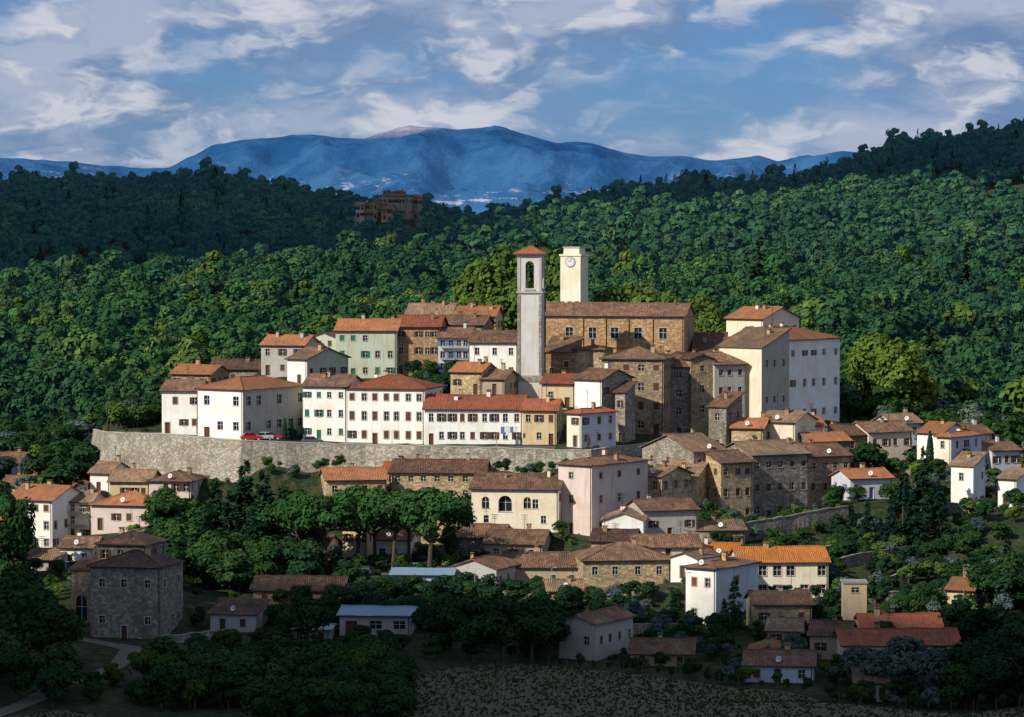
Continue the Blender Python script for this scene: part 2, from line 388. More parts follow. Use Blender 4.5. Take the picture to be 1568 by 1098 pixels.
H('grey_house',1094,1142,668,558,620,24,12,'g','grey','b',rows=4,cols=3,kinds='cg',zone='both')
H('stone_house',1085,1112,690,622,606,-30,7,'s','sg','b',rows=2,cols=1,kinds='g',zone='lo')
H('church_annex',1062,1110,600,538,640,-5,10,'s','sb','b',rows=1,zone='both')
H('cream_house',1100,1166,640,530,628,-38,10,'s','cream','t',rows=2,cols=1,kinds='g',chim=1,zone='both',wallR='grey')
H('white_palazzo',1112,1191,655,519,640,-42,21,'h','cream','o',rows=3,cols=2,rrows=3,rcols=6,kinds='go',shc='brown',chim=4,zone='both',wallR='white')
H('white_house',1112,1168,560,487,652,-40,13,'g','cream','o',rows=2,cols=2,chim=2,zone='both')
# ================= lower town upper row
H('cream_house',138,168,755,724,588,-15,10,'g','white','t',rows=1)
H('yellow_house',168,229,768,737,575,-6,10,'g','yellow','t',rows=1,cols=4)
H('pink_house',229,292,778,736,573,-10,11,'h','pink','b',rows=2,cols=4)
H('stone_house',500,592,765,735,566,10,10,'g','so','o',rows=1)
H('ochre_house',600,742,765,723,572,-4,11,'g','so','b',rows=2,cols=7,kinds='g',wh=.9,chim=3)
H('orange_roof_house',585,640,745,722,580,-10,8,'g','so','r',rows=1,cols=2)
H('cream_house',722,855,805,748,553,-8,13,'g','cream','b',chim=2,wins=lambda w,h:[dict(u0=w*.12,u1=w*.12+1.3,v0=3.2,v1=5.2,arch=True),dict(u0=w*.31,u1=w*.31+2.4,v0=2.6,v1=5.4,arch=True,rd=.8),dict(u0=w*.6,u1=w*.6+1.3,v0=3.2,v1=5.2,arch=True),dict(u0=w*.6+1.6,u1=w*.6+2.6,v0=3.2,v1=4.8,kind='glass'),dict(u0=w*.14,u1=w*.14+.9,v0=.6,v1=1.9),dict(u0=w*.8,u1=w*.8+.9,v0=.6,v1=1.9)])
H('pink_palazzo',855,906,818,710,555,-38,17,'h','pink','b',rows=3,cols=1,rrows=3,rcols=3,kinds='cg',pitch=.25,chim=2)
H('stone_house',986,1013,790,728,566,-40,9,'g','so','b',rows=2,cols=1,kinds='g')
H('stone_house',1010,1062,775,735,572,-20,9,'s','so','t',rows=1,cols=1,kinds='g')
H('stone_palazzo',1062,1112,800,692,577,34,16,'g','sg','t',rows=3,cols=3,kinds='cgg',chim=2,rrows=3,rcols=3)
H('stone_house',1104,1152,803,709,574,32,10,'g','so','b',rows=3,cols=3,kinds='cgg',chim=1)
H('stone_palazzo',1152,1238,800,697,582,28,12,'g','sg','t',rows=3,cols=5,kinds='cgg',chim=3,rrows=3,rcols=3)
H('brown_house',1238,1302,795,699,590,24,11,'g','sb','b',rows=3,cols=4,kinds='cg',zone='lo')
H('cream_house',1162,1217,690,645,608,-30,10,'g','cream','t',rows=1,cols=2,kinds='g')
H('stone_house',1120,1168,695,655,604,-15,9,'g','so','o',rows=1,cols=2,kinds='g')
H('brown_house',1262,1330,730,668,612,24,10,'g','sb','b',rows=2,cols=4)
H('pink_house',1215,1262,700,652,612,10,9,'g','pink','o',rows=1,cols=3)
H('stone_house',1240,1302,720,676,602,20,8,'g','sg','o',rows=1,cols=3)
H('brown_house',1330,1396,730,662,615,22,10,'g','pink','b',rows=2,cols=4)
H('blue_house',1368,1410,700,648,630,20,9,'g','blue','t',rows=2,cols=2)
H('white_house',1404,1441,740,662,610,-38,10,'g','white','o',rows=3,cols=1,wallR='blue')  # blue right walls here and just below are shade put into the colour
H('white_house',1434,1456,720,668,600,-40,11,'h','cream','o',rows=2,cols=1,wallR='blue',chim=2)
H('white_house',1456,1490,785,712,578,-30,6,'s','white','t',rows=2,cols=1,wallR='blue')
H('blue_house',1452,1518,760,665,612,24,9,'g','blue','b',rows=3,cols=3)
H('blue_house',1519,1562,750,690,605,24,9,'g','blue','b',rows=2,cols=3,shc='brown')
H('white_house',1528,1556,775,732,580,-38,9,'g','white','t',rows=1,cols=1)
H('white_house',1575,1625,790,745,585,-20,9,'g','white','o',rows=2)
H('blue_house',1302,1366,765,733,580,20,8,'g','blue','o',rows=1,cols=3,shc='blue')
# middle
H('white_house',922,985,832,796,540,-6,10,'p','white','t',chim=1,wins=lambda w,h:[dict(u0=w*.22-.5,u1=w*.22+.5,v0=.3,v1=2.6,arch=True),dict(u0=w*.75-.5,u1=w*.75+.5,v0=.3,v1=2.6,arch=True)],pitch=.36)
H('grey_house',985,1068,828,782,545,18,9,'g','grey','b',rows=1,cols=3)
H('stone_house',1068,1140,835,812,548,6,8,'g','sb','t',rows=1,cols=2)
H('low_house',972,1072,852,838,530,5,9,'g','pink','b',rows=1,cols=3,wh=.8,chim=0)
H('small_white_house',1027,1068,885,853,517,-35,7,'p','white','t',rows=1,cols=1)
H('white_house',1050,1096,962,868,505,-36,13,'h','white','b',rows=2,cols=2,rrows=2,rcols=1,kinds='cg',shc='red',pitch=.22,dish=True,wallR='blue')  # right wall coloured blue to paint in its shade
H('orange_roof_house',1132,1268,918,861,519,4,11,'g','cream','x',rows=2,cols=6,kinds='g',ww=1.3,wh=1.6,chim=2)
H('orange_roof_house',1068,1134,880,852,534,2,10,'g','white','x',rows=1,cols=2,kinds='g',chim=1)
H('stone_house',893,1027,928,858,520,6,13,'h','so','b',rows=2,cols=4,kinds='g',chim=1,skip=0)
H('tan_house',770,893,905,868,528,-4,11,'g','tan','b',rows=1,cols=4,kinds='c')
H('tan_house',742,830,860,832,540,-10,11,'g','tan','b',rows=1)
H('brown_house',905,970,862,828,534,-10,9,'g','sb','d',rows=1)
H('stone_house',840,893,925,905,512,4,8,'g','so','t',rows=1,kinds='g',wh=.8)
H('tan_house',690,770,862,822,547,-8,10,'g','sg','b',rows=1,cols=3)
H('grey_house',690,760,905,868,524,-25,9,'p','grey','b',rows=1,cols=3)
H('low_house',600,692,905,880,518,-4,7,'g','blue','m',rows=1,cols=5,chim=0,pitch=.15)
H('yellow_house',524,562,872,808,547,-20,9,'g','yellow','b',rows=2,cols=2)
H('white_house',562,628,866,826,549,-12,8,'g','white','b',rows=1,cols=4,kinds='g',ww=1.1)
H('cream_house',625,700,835,790,560,-8,8,'g','so','t',rows=2,cols=3)
H('white_house',446,500,866,834,552,-12,8,'g','cream','b',rows=1,cols=3)
# left group
H('white_house',12,80,842,764,549,-22,12,'g','white','o',rows=3,cols=4,chim=2)
H('white_house',80,140,825,768,552,-10,9,'g','cream','t',rows=3,cols=3,extra=balc(WHT))
H('grey_house',92,142,868,838,532,-10,8,'g','white','b',rows=1,cols=2)
H('pink_house',140,236,812,772,545,-14,10,'h','pink','o',rows=1,cols=4)
H('cream_house',0,62,768,744,575,-10,9,'g','cream','b',rows=1)
H('cream_house',30,80,745,728,592,-14,9,'g','cream','b',rows=1)
H('white_house',62,112,768,744,580,-10,9,'p','blue','o',rows=1)
H('blue_house',-20,28,725,708,600,-10,9,'g','blue','b',rows=1)
H('low_house',24,92,875,856,530,-6,8,'g','grey','t',rows=1,chim=0,wh=.8)
H('white_house',-60,8,860,800,545,-15,10,'g','white','o',rows=2)
H('stone_tower_house',139,246,978,866,480,-14,10,'h','sg','d',rows=2,cols=3,kinds='g',wh=1.2,chim=1,pitch=.36,skip=.1)
H('stone_tower_house',150,224,900,832,492,-14,9,'h','sg','d',rows=2,cols=3,chim=1,pitch=.36)
H('stone_annex',110,140,960,872,488,-14,7,'s','sb','d',chim=0,pitch=.2,wins=lambda w,h:[dict(u0=w*.5-.9,u1=w*.5+.9,v0=1.0,v1=5,arch=True)])
H('stone_barn',388,524,925,903,496,-4,9,'g','sb','d',rows=1,cols=4,wh=.8,chim=0)
H('farm_shed',520,628,972,942,474,-6,9,'g','grey','m',rows=1,cols=3,kinds='g',ww=1.8,chim=0,pitch=.16)
H('farm_shed',322,392,968,940,482,-8,8,'s','grey','d',rows=1,cols=2,chim=0,pitch=.16)
H('farm_shed',420,505,985,964,470,-4,6,'g','grey','m',rows=1,cols=3,chim=0,pitch=.12)
# lower right
H('grey_house',856,912,1008,952,470,-30,12,'p','grey','b',rows=1,cols=2)
H('stone_house',1155,1243,965,926,492,4,9,'g','so','b',rows=1,cols=3)
H('tan_house',1175,1225,990,965,478,-10,8,'g','tan','t',rows=1)
H('red_roof_house',1322,1443,985,964,482,2,10,'g','tan','r',rows=1,cols=4)
H('red_roof_house',1290,1470,1015,988,463,2,10,'g','cream','r',rows=1,cols=6,kinds='g')
H('brown_house',1240,1300,1010,972,470,-12,9,'g','tan','b',rows=1)
H('blue_house',1140,1245,1045,1018,452,-8,9,'g','blue','b',rows=1,cols=3)
H('red_roof_house',1145,1205,1022,1000,464,-8,9,'p','tan','o',rows=1)
H('red_roof_house',965,1060,1020,1000,463,-6,9,'g','tan','b',rows=1)
H('blue_house',1310,1392,1075,1045,442,-4,8,'g','blue','b',rows=1,cols=3)
H('yellow_house',1450,1490,938,902,505,-25,8,'g','yellow','o',rows=1)
H('low_house',1062,1150,898,884,516,-3,5,'g','white','b',rows=1,chim=0)
nfar=len(ctrl_lo)
for a in ((538,558,333,314,1735,-25,'cream','t','g'),(560,578,334,312,1730,-35,'so','b','p'),(579,622,334,300,1750,-22,'sw','b','h'),(600,612,320,294,1756,-22,'sw','b','h'),(622,640,334,302,1756,-30,'sw','r','p'),(584,600,338,320,1722,-15,'so','t','g')):
    H('hilltop_stone_house',a[0],a[1],a[2],a[3],a[4],a[5],9,a[8],a[6],a[7],ww=1.3,wh=1.8,zone='far',rows=2)
ctrl_lo=ctrl_lo[:nfar]

# ================= terrain function
WALL=[(142,658,640),(158,662,612),(250,665,594),(370,675,584),(470,679,586),(560,681,586),(650,683,582),(760,686,581),(850,689,579),(905,690,578),(940,684,590),(1018,678,600)]
wallW=[(Xp(a,c),c,Zp(b,c)) for a,b,c in WALL]
for x,y,z in wallW: ctrl_up.append((x,y+2,z-.9))
poly=[(x,y+1.6) for x,y,z in wallW]; poly[0]=(wallW[0][0]+1.5,wallW[0][1]); poly[1]=(wallW[1][0]+1.5,wallW[1][1]+1)
poly+=[(Xp(1100,612),612),(Xp(1105,700),700),(Xp(700,705),705),(Xp(330,662),662),(Xp(258,645),645),(Xp(165,642),642)]
for px in (165,185,205,225,245):
    for Y in (612,622,632,642): ctrl_up.append((Xp(px,Y),Y,Zp(660,615)))
def inpoly(X,Y,pl):
    X=np.asarray(X,float);Y=np.asarray(Y,float); c=np.zeros(X.shape,bool); n=len(pl); j=n-1
    for i in range(n):
        xi,yi=pl[i];xj,yj=pl[j]
        cond=((yi>Y)!=(yj>Y))&(X<(xj-xi)*(Y-yi)/((yj-yi) if yj!=yi else 1e-9)+xi); c^=cond; j=i
    return c
for px,py,Y in [(120,745,605),(100,735,630),(150,690,660),(240,665,665),(330,640,690),(200,735,590),(300,722,580),(420,712,577),(520,708,577),(650,706,575),(760,706,573),(860,712,570),(940,712,575),(1010,715,580),
  (0,715,620),(-200,720,620),(-500,740,620),(60,700,660),(0,690,690),(1568,760,610),(1700,790,600),(2000,820,620),(1450,680,650),(1568,690,680),(1800,720,690),(1300,620,680),(1380,650,650),
  (-300,850,545),(-100,860,545),(60,905,520),(300,850,550),(400,880,535),(470,880,535),(450,770,565),(350,790,568),(700,930,500),(600,940,490),
  (1300,860,545),(1400,850,560),(1500,870,545),(1568,880,540),(1750,900,540),(1330,920,515),(1500,960,490),(1568,980,485),(1700,1000,480)]:
    ctrl_lo.append((Xp(px,Y),Y,Zp(py,Y)))
for Y in (300,360,410):
    for X in range(-240,260,40): ctrl_lo.append((X,Y,36+ .6*math.sin(X*.03)))
for X,Y in ((-150,450),(-100,450),(-70,455),(-40,450),(0,450),(150,440),(200,450),(240,460)): ctrl_lo.append((X,Y,36))
rows_b={720:[(-600,700),(0,672),(150,640),(300,610),(600,600),(1000,600),(1300,610),(1450,650),(1568,690),(2100,720)],
850:[(-600,610),(0,590),(300,550),(600,540),(1000,540),(1300,560),(1568,600),(2100,620)],
1000:[(-600,540),(0,520),(300,485),(600,480),(1000,490),(1300,515),(1568,530),(2100,540)],
1150:[(-600,500),(0,478),(230,446),(600,440),(1000,450),(1300,465),(1568,465),(2100,460)],
1300:[(-600,510),(0,488),(230,460),(600,450),(800,440),(1000,415),(1300,415),(1568,412),(2100,400)],
1500:[(-600,480),(0,470),(300,450),(600,425),(780,415),(1000,380),(1300,365),(1568,355),(2100,330)],
1750:[(-600,350),(0,345),(400,340),(600,332),(760,380),(1000,345),(1300,318),(1568,285),(2100,250)],
2000:[(-600,280),(0,302),(130,290),(330,294),(450,312),(560,345),(650,352),(760,356),(850,345),(950,320),(1060,300),(1160,300),(1250,287),(1330,258),(1400,238),(1500,230),(1568,217),(2100,190)],
2300:[(-600,320),(0,330),(500,350),(760,358),(1000,330),(1300,290),(1568,250),(2100,220)]}
YB=sorted(rows_b)+[2700,3400,20000]
def back_z(X,Y):
    X=np.asarray(X,float);Y=np.asarray(Y,float); px=CX+F*X/np.maximum(Y,100)
    Zs=[]
    for y in YB:
        if y in rows_b:
            r=rows_b[y]; py=np.interp(px,[a[0] for a in r],[a[1] for a in r]); Zs.append(CAMZ-(py-350)/F*y)
        else: Zs.append(np.full(X.shape,62. if y<3000 else 45.))
    Zs=np.array(Zs); i=np.clip(np.searchsorted(YB,Y,side='right')-1,0,len(YB)-2)
    YA=np.array(YB,float); t=np.clip((Y-YA[i])/(YA[i+1]-YA[i]),0,1)
    Zf=Zs.reshape(len(YB),-1); ii=i.reshape(-1); k=np.arange(X.size); t=t.reshape(-1); t2=t*t*(3-2*t)*.4+t*.6
    return (Zf[ii,k]*(1-t2)+Zf[ii+1,k]*t2).reshape(X.shape)+(2.6*np.sin(X*.021+Y*.013)*np.sin(Y*.017-X*.008)+3.*np.sin(X*.045-Y*.02+1)*np.sin(Y*.03+X*.01))*np.clip((Y-750)/200,0,1)
def shep(X,Y,C,s=16.):
    C=np.array(C); X=X.reshape(-1);Y=Y.reshape(-1); out=np.empty(X.size)
    for a in range(0,X.size,4000):
        d=(X[a:a+4000,None]-C[None,:,0])**2+(Y[a:a+4000,None]-C[None,:,1])**2
        w=1/(d+s)**2; out[a:a+4000]=(w*C[None,:,2]).sum(1)/w.sum(1)
    return out
def terr(X,Y):
    X=np.atleast_1d(np.asarray(X,float));Y=np.atleast_1d(np.asarray(Y,float)); sh_=X.shape
    X=X.reshape(-1);Y=Y.reshape(-1)
    b=back_z(X,Y); z=b.copy(); m=Y<760
    if m.any():
        lo=shep(X[m],Y[m],ctrl_lo); t=np.clip((Y[m]-690)/60,0,1); t=t*t*(3-2*t)
        zz=lo*(1-t)+b[m]*t
        ip=inpoly(X[m],Y[m],poly)
        if ip.any():
            idx=np.where(ip)[0]; zz[idx]=shep(X[m][idx],Y[m][idx],ctrl_up)
        z[m]=zz
    return z.reshape(sh_)
def t1(x,y): return float(terr([x],[y])[0])
Ys=list(range(-100,380,30))+[380+2*i for i in range(175)]+[730+14*i for i in range(150)]+[2840+400*i for i in range(44)]
ks=sorted(set([round(x,5) for x in np.concatenate([np.arange(-.24,.2401,.0026),np.linspace(-1.6,-.25,26),np.linspace(.25,1.6,26)])]))
KK,YY=np.meshgrid(ks,Ys); XX=KK*np.maximum(YY,300.)
ZZ=terr(XX,YY)
nr,nc=XX.shape
V=np.stack([XX,YY,ZZ],-1).reshape(-1,3)
ij=np.arange(nr*nc).reshape(nr,nc)
Fc=np.stack([ij[:-1,:-1],ij[:-1,1:],ij[1:,1:],ij[1:,:-1]],-1).reshape(-1,4)
me=bpy.data.meshes.new('ground'); me.from_pydata(V.tolist(),[],Fc.tolist())
me.polygons.foreach_set('use_smooth',[True]*len(me.polygons))
go=bpy.data.objects.new('ground',me); scene.collection.objects.link(go)
m,nt,b=newmat('grass_and_earth'); tc=N(nt,'ShaderNodeNewGeometry'); ps=tc.outputs['Position']
n1=noisen(nt,ps,.09,6,.65); n2=noisen(nt,ps,.7,6,.7); n3=noisen(nt,ps,.2,6,.7)
c=mix(nt,ramp(nt,n1,.42,.58),(.024,.048,.014),(.065,.068,.028)); c=mix(nt,ramp(nt,n3,.52,.62,0,.7),c,(.12,.095,.055)); c=mix(nt,ramp(nt,n2,.40,.58,0,.9),c,(.015,.03,.009))
nt.links.new(c,b.inputs['Base Color']); bump(nt,b,n2,.9,1.); me.materials.append(m)
def fieldsheet(name,x0,x1,ytop,y0,mat,off=.08,nx=90,ny=50):
    v=[];f=[]
    for j in range(ny+1):
        for i in range(nx+1):
            x=x0+(x1-x0)*i/nx; yt=ytop(x); y=y0+(yt-y0)*j/ny; v.append((x,y))
    A=np.array(v); z=terr(A[:,0],A[:,1])+off
    vv=[(A[i,0],A[i,1],z[i]) for i in range(len(A))]
    for j in range(ny):
        for i in range(nx): a=j*(nx+1)+i; f.append((a,a+1,a+nx+2,a+nx+1))
    me=bpy.data.meshes.new(name); me.from_pydata(vv,[],f); me.materials.append(mat)
    o=bpy.data.objects.new(name,me); scene.collection.objects.link(o)
m,nt,b=newmat('ploughed_soil'); g_=N(nt,'ShaderNodeNewGeometry'); ps=g_.outputs['Position']
n2=noisen(nt,ps,.8,6,.7); n5=noisen(nt,ps,.06,5); c=mix(nt,ramp(nt,n2,.38,.62),(.15,.125,.08),(.075,.062,.038)); c=mix(nt,ramp(nt,n5,.42,.6,0,.7),c,(.085,.095,.045))
nt.links.new(c,b.inputs['Base Color']); bump(nt,b,n2,.9,.3); SOIL=m
ftop=lambda x: float(np.interp(x,[-30,-10,0,20,42,57,75,95],[400,450,463,452,442,424,408,400]))
fieldsheet('ploughed_field',-30,95,ftop,300,SOIL)
ftop2=lambda x:float(np.interp(x,[-75,-60,-35],[402,414,400]))
fieldsheet('ploughed_field',-75,-35,ftop2,300,SOIL)
def strip(name,pts,wd,mat,off=.07):
    v=[];f=[]; P_=[]
    for i in range(len(pts)-1):
        for k in range(8):
            t=k/8; P_.append((pts[i][0]*(1-t)+pts[i+1][0]*t,pts[i][1]*(1-t)+pts[i+1][1]*t))
    P_.append(pts[-1])
    for i,p in enumerate(P_):
        q=P_[min(i+1,len(P_)-1)];r=P_[max(i-1,0)]; d=Vector((q[0]-r[0],q[1]-r[1])).normalized(); n=Vector((-d.y,d.x))
        for s in (-1,-.5,0,.5,1):
            x=p[0]+n.x*s*wd/2;y=p[1]+n.y*s*wd/2; v.append((x,y,t1(x,y)+off))
    for i in range(len(P_)-1):
        for s in range(4): a=i*5+s; f.append((a,a+1,a+6,a+5))
    me=bpy.data.meshes.new(name); me.from_pydata(v,[],f); me.materials.append(mat); o=bpy.data.objects.new(name,me); scene.collection.objects.link(o)
DIRT=plain('dirt_road_gravel',(.15,.13,.10),nz=.8); ASPH=plain('asphalt_worn',(.10,.095,.09))
strip('dirt_road',[(Xp(100,480),480),(Xp(150,472),472),(Xp(200,464),464),(Xp(180,452),452),(Xp(120,436),436),(Xp(40,420),420),(Xp(-60,405),405)],3.4,DIRT)
strip('terrace_road',[(Xp(170,616),616),(Xp(255,598.5),598.5),(Xp(370,590),590),(Xp(470,591.5),591.5),(Xp(560,590.5),590.5),(Xp(650,587),587),(Xp(850,584),584)],4,ASPH,.12)
strip('village_street',[(Xp(560,533),533),(Xp(640,536),536),(Xp(720,533),533),(Xp(800,541),541),(Xp(900,536),536)],4,ASPH,.1)

# ================= retaining wall
def retwall(name,pts,th,mat,zb=-7,batter=1.4,cap=SILL):
    B=MB(); n=len(pts); nm=[]
    for i in range(n):
        a=Vector(pts[max(i-1,0)][:2]);b_=Vector(pts[min(i+1,n-1)][:2]); d=(b_-a).normalized(); nm.append(Vector((d.y,-d.x)))
    for i in range(n-1):
        K=6
        for k in range(K):
            q=[]
            for t in (k/K,(k+1)/K):
                p=Vector(pts[i]).lerp(Vector(pts[i+1]),t); nn=nm[i].lerp(nm[i+1],t); ph=noise.noise(Vector((p.x*.2,p.y*.2,0)))*.6
                p=p+Vector((0,0,noise.noise(Vector((p.x*.5,p.y*.5,4)))*.25))
                q.append((p,Vector((nn.x,nn.y,0)),ph))
            (p0,n0,h0),(p1,n1,h1)=q
            lo0=p0+n0*(batter+h0)+Vector((0,0,zb)); lo1=p1+n1*(batter+h1)+Vector((0,0,zb))
            B.face([lo0,lo1,p1,p0],mat)
            B.face([p0-n0*th+Vector((0,0,-1.6)),p0-n0*.5,p1-n1*.5,p1-n1*th+Vector((0,0,-1.6))][::-1],mat)
            z_=Vector((0,0,.002)); u=Vector((0,0,.16))
            a0,a1=p0+n0*.08+z_,p1+n1*.08+z_; b0,b1=p0-n0*.55+z_,p1-n1*.55+z_
            B.face([a0+u,a1+u,b1+u,b0+u],cap); B.face([a0,a1,a1+u,a0+u],cap); B.face([b1,b0,b0+u,b1+u],cap)
    return B.obj(name)
retwall('town_retaining_wall',wallW,3.5,M['sw'],zb=-11,batter=1.8)
def rw(name,px0,Y0,px1,Y1,h,mat='sg'):
    pts=[]
    for t in np.linspace(0,1,6):
        px=px0+(px1-px0)*t; Y=Y0+(Y1-Y0)*t; x=Xp(px,Y); pts.append((x,Y,t1(x,Y)+h))
    retwall(name,pts,.8,M[mat],zb=-h-2,batter=.2,cap=M[mat])
for a in ((1110,550,1300,566,3.2),(1270,545,1330,560,2.5),(1290,535,1400,548,2),(1350,525,1450,535,1.6),(1330,512,1480,520,1.5),(930,546,1100,548,2),(246,470,345,474,1.2),(855,485,1050,488,1.5),(60,535,230,540,1.5),(700,513,850,509,1.5),(420,532,560,534,1.2),(1100,590,1240,594,2.5),(900,585,1015,588,2.5),(1400,575,1500,572,2)):
    rw('stone_garden_wall',*a)
# ================= towers
def campanile():
    X0,z0=P(793,584,618); th=math.radians(-7); du=Vector((math.cos(th),math.sin(th),0)); dn=Vector((-math.sin(th),math.cos(th),0))
    w=4.7; E=empty('bell_tower',(X0,618,z0)); zz=lambda py: Zp(py,618)-z0
    plaster=stucco('plaster_pale_grey',(.62,.60,.58),.8)
    W,T_,Rb,G=MB(),MB(),MB(),MB()
    for A,dv in ((Vector((0,0,0)),du),(du*w,dn),(du*w+dn*w,-du),(dn*w,-dn)):
        wall(W,G,A,dv,w,-4,zz(449),[],plaster)
        n=Vector((dv.y,-dv.x,0))
        for u in (.0,w-.55): T_.box(A+dv*u+n*0.002+Vector((0,0,0)),dv*.55,n*.1,(0,0,zz(452)),M['sw'])
        b0=zz(449)+.45; tt=zz(392)
        wall(W,G,A+Vector((0,0,0)),dv,w,b0-.45,tt,[dict(u0=w/2-.85,u1=w/2+.85,v0=b0+.5,v1=tt-1.0,arch=True,open=True,rd=.5)],plaster)
        for u in (.0,w-.5): T_.box(A+dv*u+n*.002+Vector((0,0,b0)),dv*.5,n*.12,(0,0,tt-b0-.3),M['grey'])
        T_.box(A+dv*(w/2-1.1)+n*.002+Vector((0,0,b0+.1)),dv*2.2,n*.15,(0,0,.3),M['grey'])
    for py,o,hh,mt in ((449,.3,.4,M['grey']),(393.5,.25,.3,M['grey']),(391.2,.5,.35,plaster)):
        T_.box(-du*o-dn*o+Vector((0,0,zz(py))),du*(w+2*o),dn*(w+2*o),(0,0,hh),mt)
    T_.box(-du*.2-dn*.2+Vector((0,0,-.02)),du*(w+.4),dn*(w+.4),(0,0,1.2),M['sw'])
    roof_mesh(Rb,'h',w,w,.85,.46,zz(386),(0,0),du,dn,R['r'])
    c=du*w/2+dn*w/2; pk=zz(386)+(w/2+.85)*.46
    G.cyl(c+Vector((0,0,pk-.6)),c+Vector((0,0,pk+1.5)),.07,.05,IRON,6); G.box(c-du*.4+Vector((0,0,pk+.9)),du*.8,dn*.06,(0,0,.08),IRON)
    zb=zz(425); G.cyl(c+Vector((0,0,zb)),c+Vector((0,0,zb+.9)),.6,.3,IRON,12); G.cyl(c+Vector((0,0,zb+.9)),c+Vector((0,0,zb+1.2)),.3,.12,IRON,12)
    G.box(c-du*1.9-dn*.1+Vector((0,0,zb+1.2)),du*3.8,dn*.2,(0,0,.2),WOOD)
    W.obj('shaft_and_belfry',E);T_.obj('cornices_and_pilasters',E);Rb.obj('roof',E);G.obj('bell_and_cross',E)
    foot.append([(X0,618),(X0+5,618),(X0+5,623),(X0,623)]); ctrl_up.append((X0,618,z0))
campanile()
def clocktower():
    Y=662; X0,z0=P(858,560,Y); th=math.radians(-24); du=Vector((math.cos(th),math.sin(th),0)); dn=Vector((-math.sin(th),math.cos(th),0))
    w=4.6; d=4.2; E=empty('clock_tower',(X0,Y,z0)); zz=lambda py: Zp(py,Y)-z0; W,T_,G=MB(),MB(),MB(); mt=stucco('plaster_cream_tower',(.80,.74,.58),.7)
    top=zz(392)
    for A,dv,L in ((Vector((0,0,0)),du,w),(du*w,dn,d),(du*w+dn*d,-du,w),(dn*d,-dn,d)): wall(W,G,A,dv,L,-4,top,[],mt)
    W.box(-du*.2-dn*.2+Vector((0,0,top)),du*(w+.4),dn*(d+.4),(0,0,.4),mt)
    W.box(du*.5+dn*.5+Vector((0,0,top+.4)),du*(w-1),dn*(d-1),(0,0,1.3),mt)
    W.box(du*.35+dn*.35+Vector((0,0,top+1.7)),du*(w-.7),dn*(d-.7),(0,0,.25),M['grey'])
    c=du*w/2+Vector((0,0,zz(401))); n=-dn
    G.cyl(c+n*.01,c+n*.12,1.15,1.15,SH['grey'],28); G.cyl(c+n*.121,c+n*.16,1.0,1.0,WHT,28)
    for k in range(12):
        a=k*math.pi/6; r_=du*math.sin(a)+Vector((0,0,math.cos(a))); t_=du*math.cos(a)-Vector((0,0,math.sin(a)))
        G.box(c+n*.165+r_*.72-t_*.04,t_*.08,r_*.2,n*.02,IRON)
    for a,l in ((5.3,.55),(.5,.85)):
        r_=du*math.sin(a)+Vector((0,0,math.cos(a))); t_=du*math.cos(a)-Vector((0,0,math.sin(a))); G.box(c+n*.19-t_*.05,t_*.1,r_*l,n*.02,IRON)
    W.obj('shaft',E);G.obj('clock_face',E); ctrl_up.append((X0,Y,z0))
clocktower()
B=MB(); Yb=657; x0=Xp(836,Yb); z_=Zp(470,Yb)
B.box((x0,Yb,z_-8),(7,0,0),(0,.6,0),(0,0,8),M['br'])
for i in range(5): B.box((x0+i*1.5,Yb,z_),(.9,0,0),(0,.6,0),(0,0,1.2),M['br'])
B.obj('battlement_wall')
X0,z0=P(1292,948,490); E=empty('transformer_tower',(X0,490,z0)); W=MB();G=MB()
for A,dv in ((Vector((0,0,0)),Vector((1,0,0))),(Vector((3.6,0,0)),Vector((0,1,0))),(Vector((3.6,3.6,0)),Vector((-1,0,0))),(Vector((0,3.6,0)),Vector((0,-1,0)))):
    wall(W,G,A,dv,3.6,-3,5.6,[dict(u0=1.2,u1=2.4,v0=4.2,v1=5,kind='glass')],M['yellow'])
W.box((-.2,-.2,5.6),(4,0,0),(0,4,0),(0,0,.3),CONC); W.obj('walls',E);G.obj('vents',E)

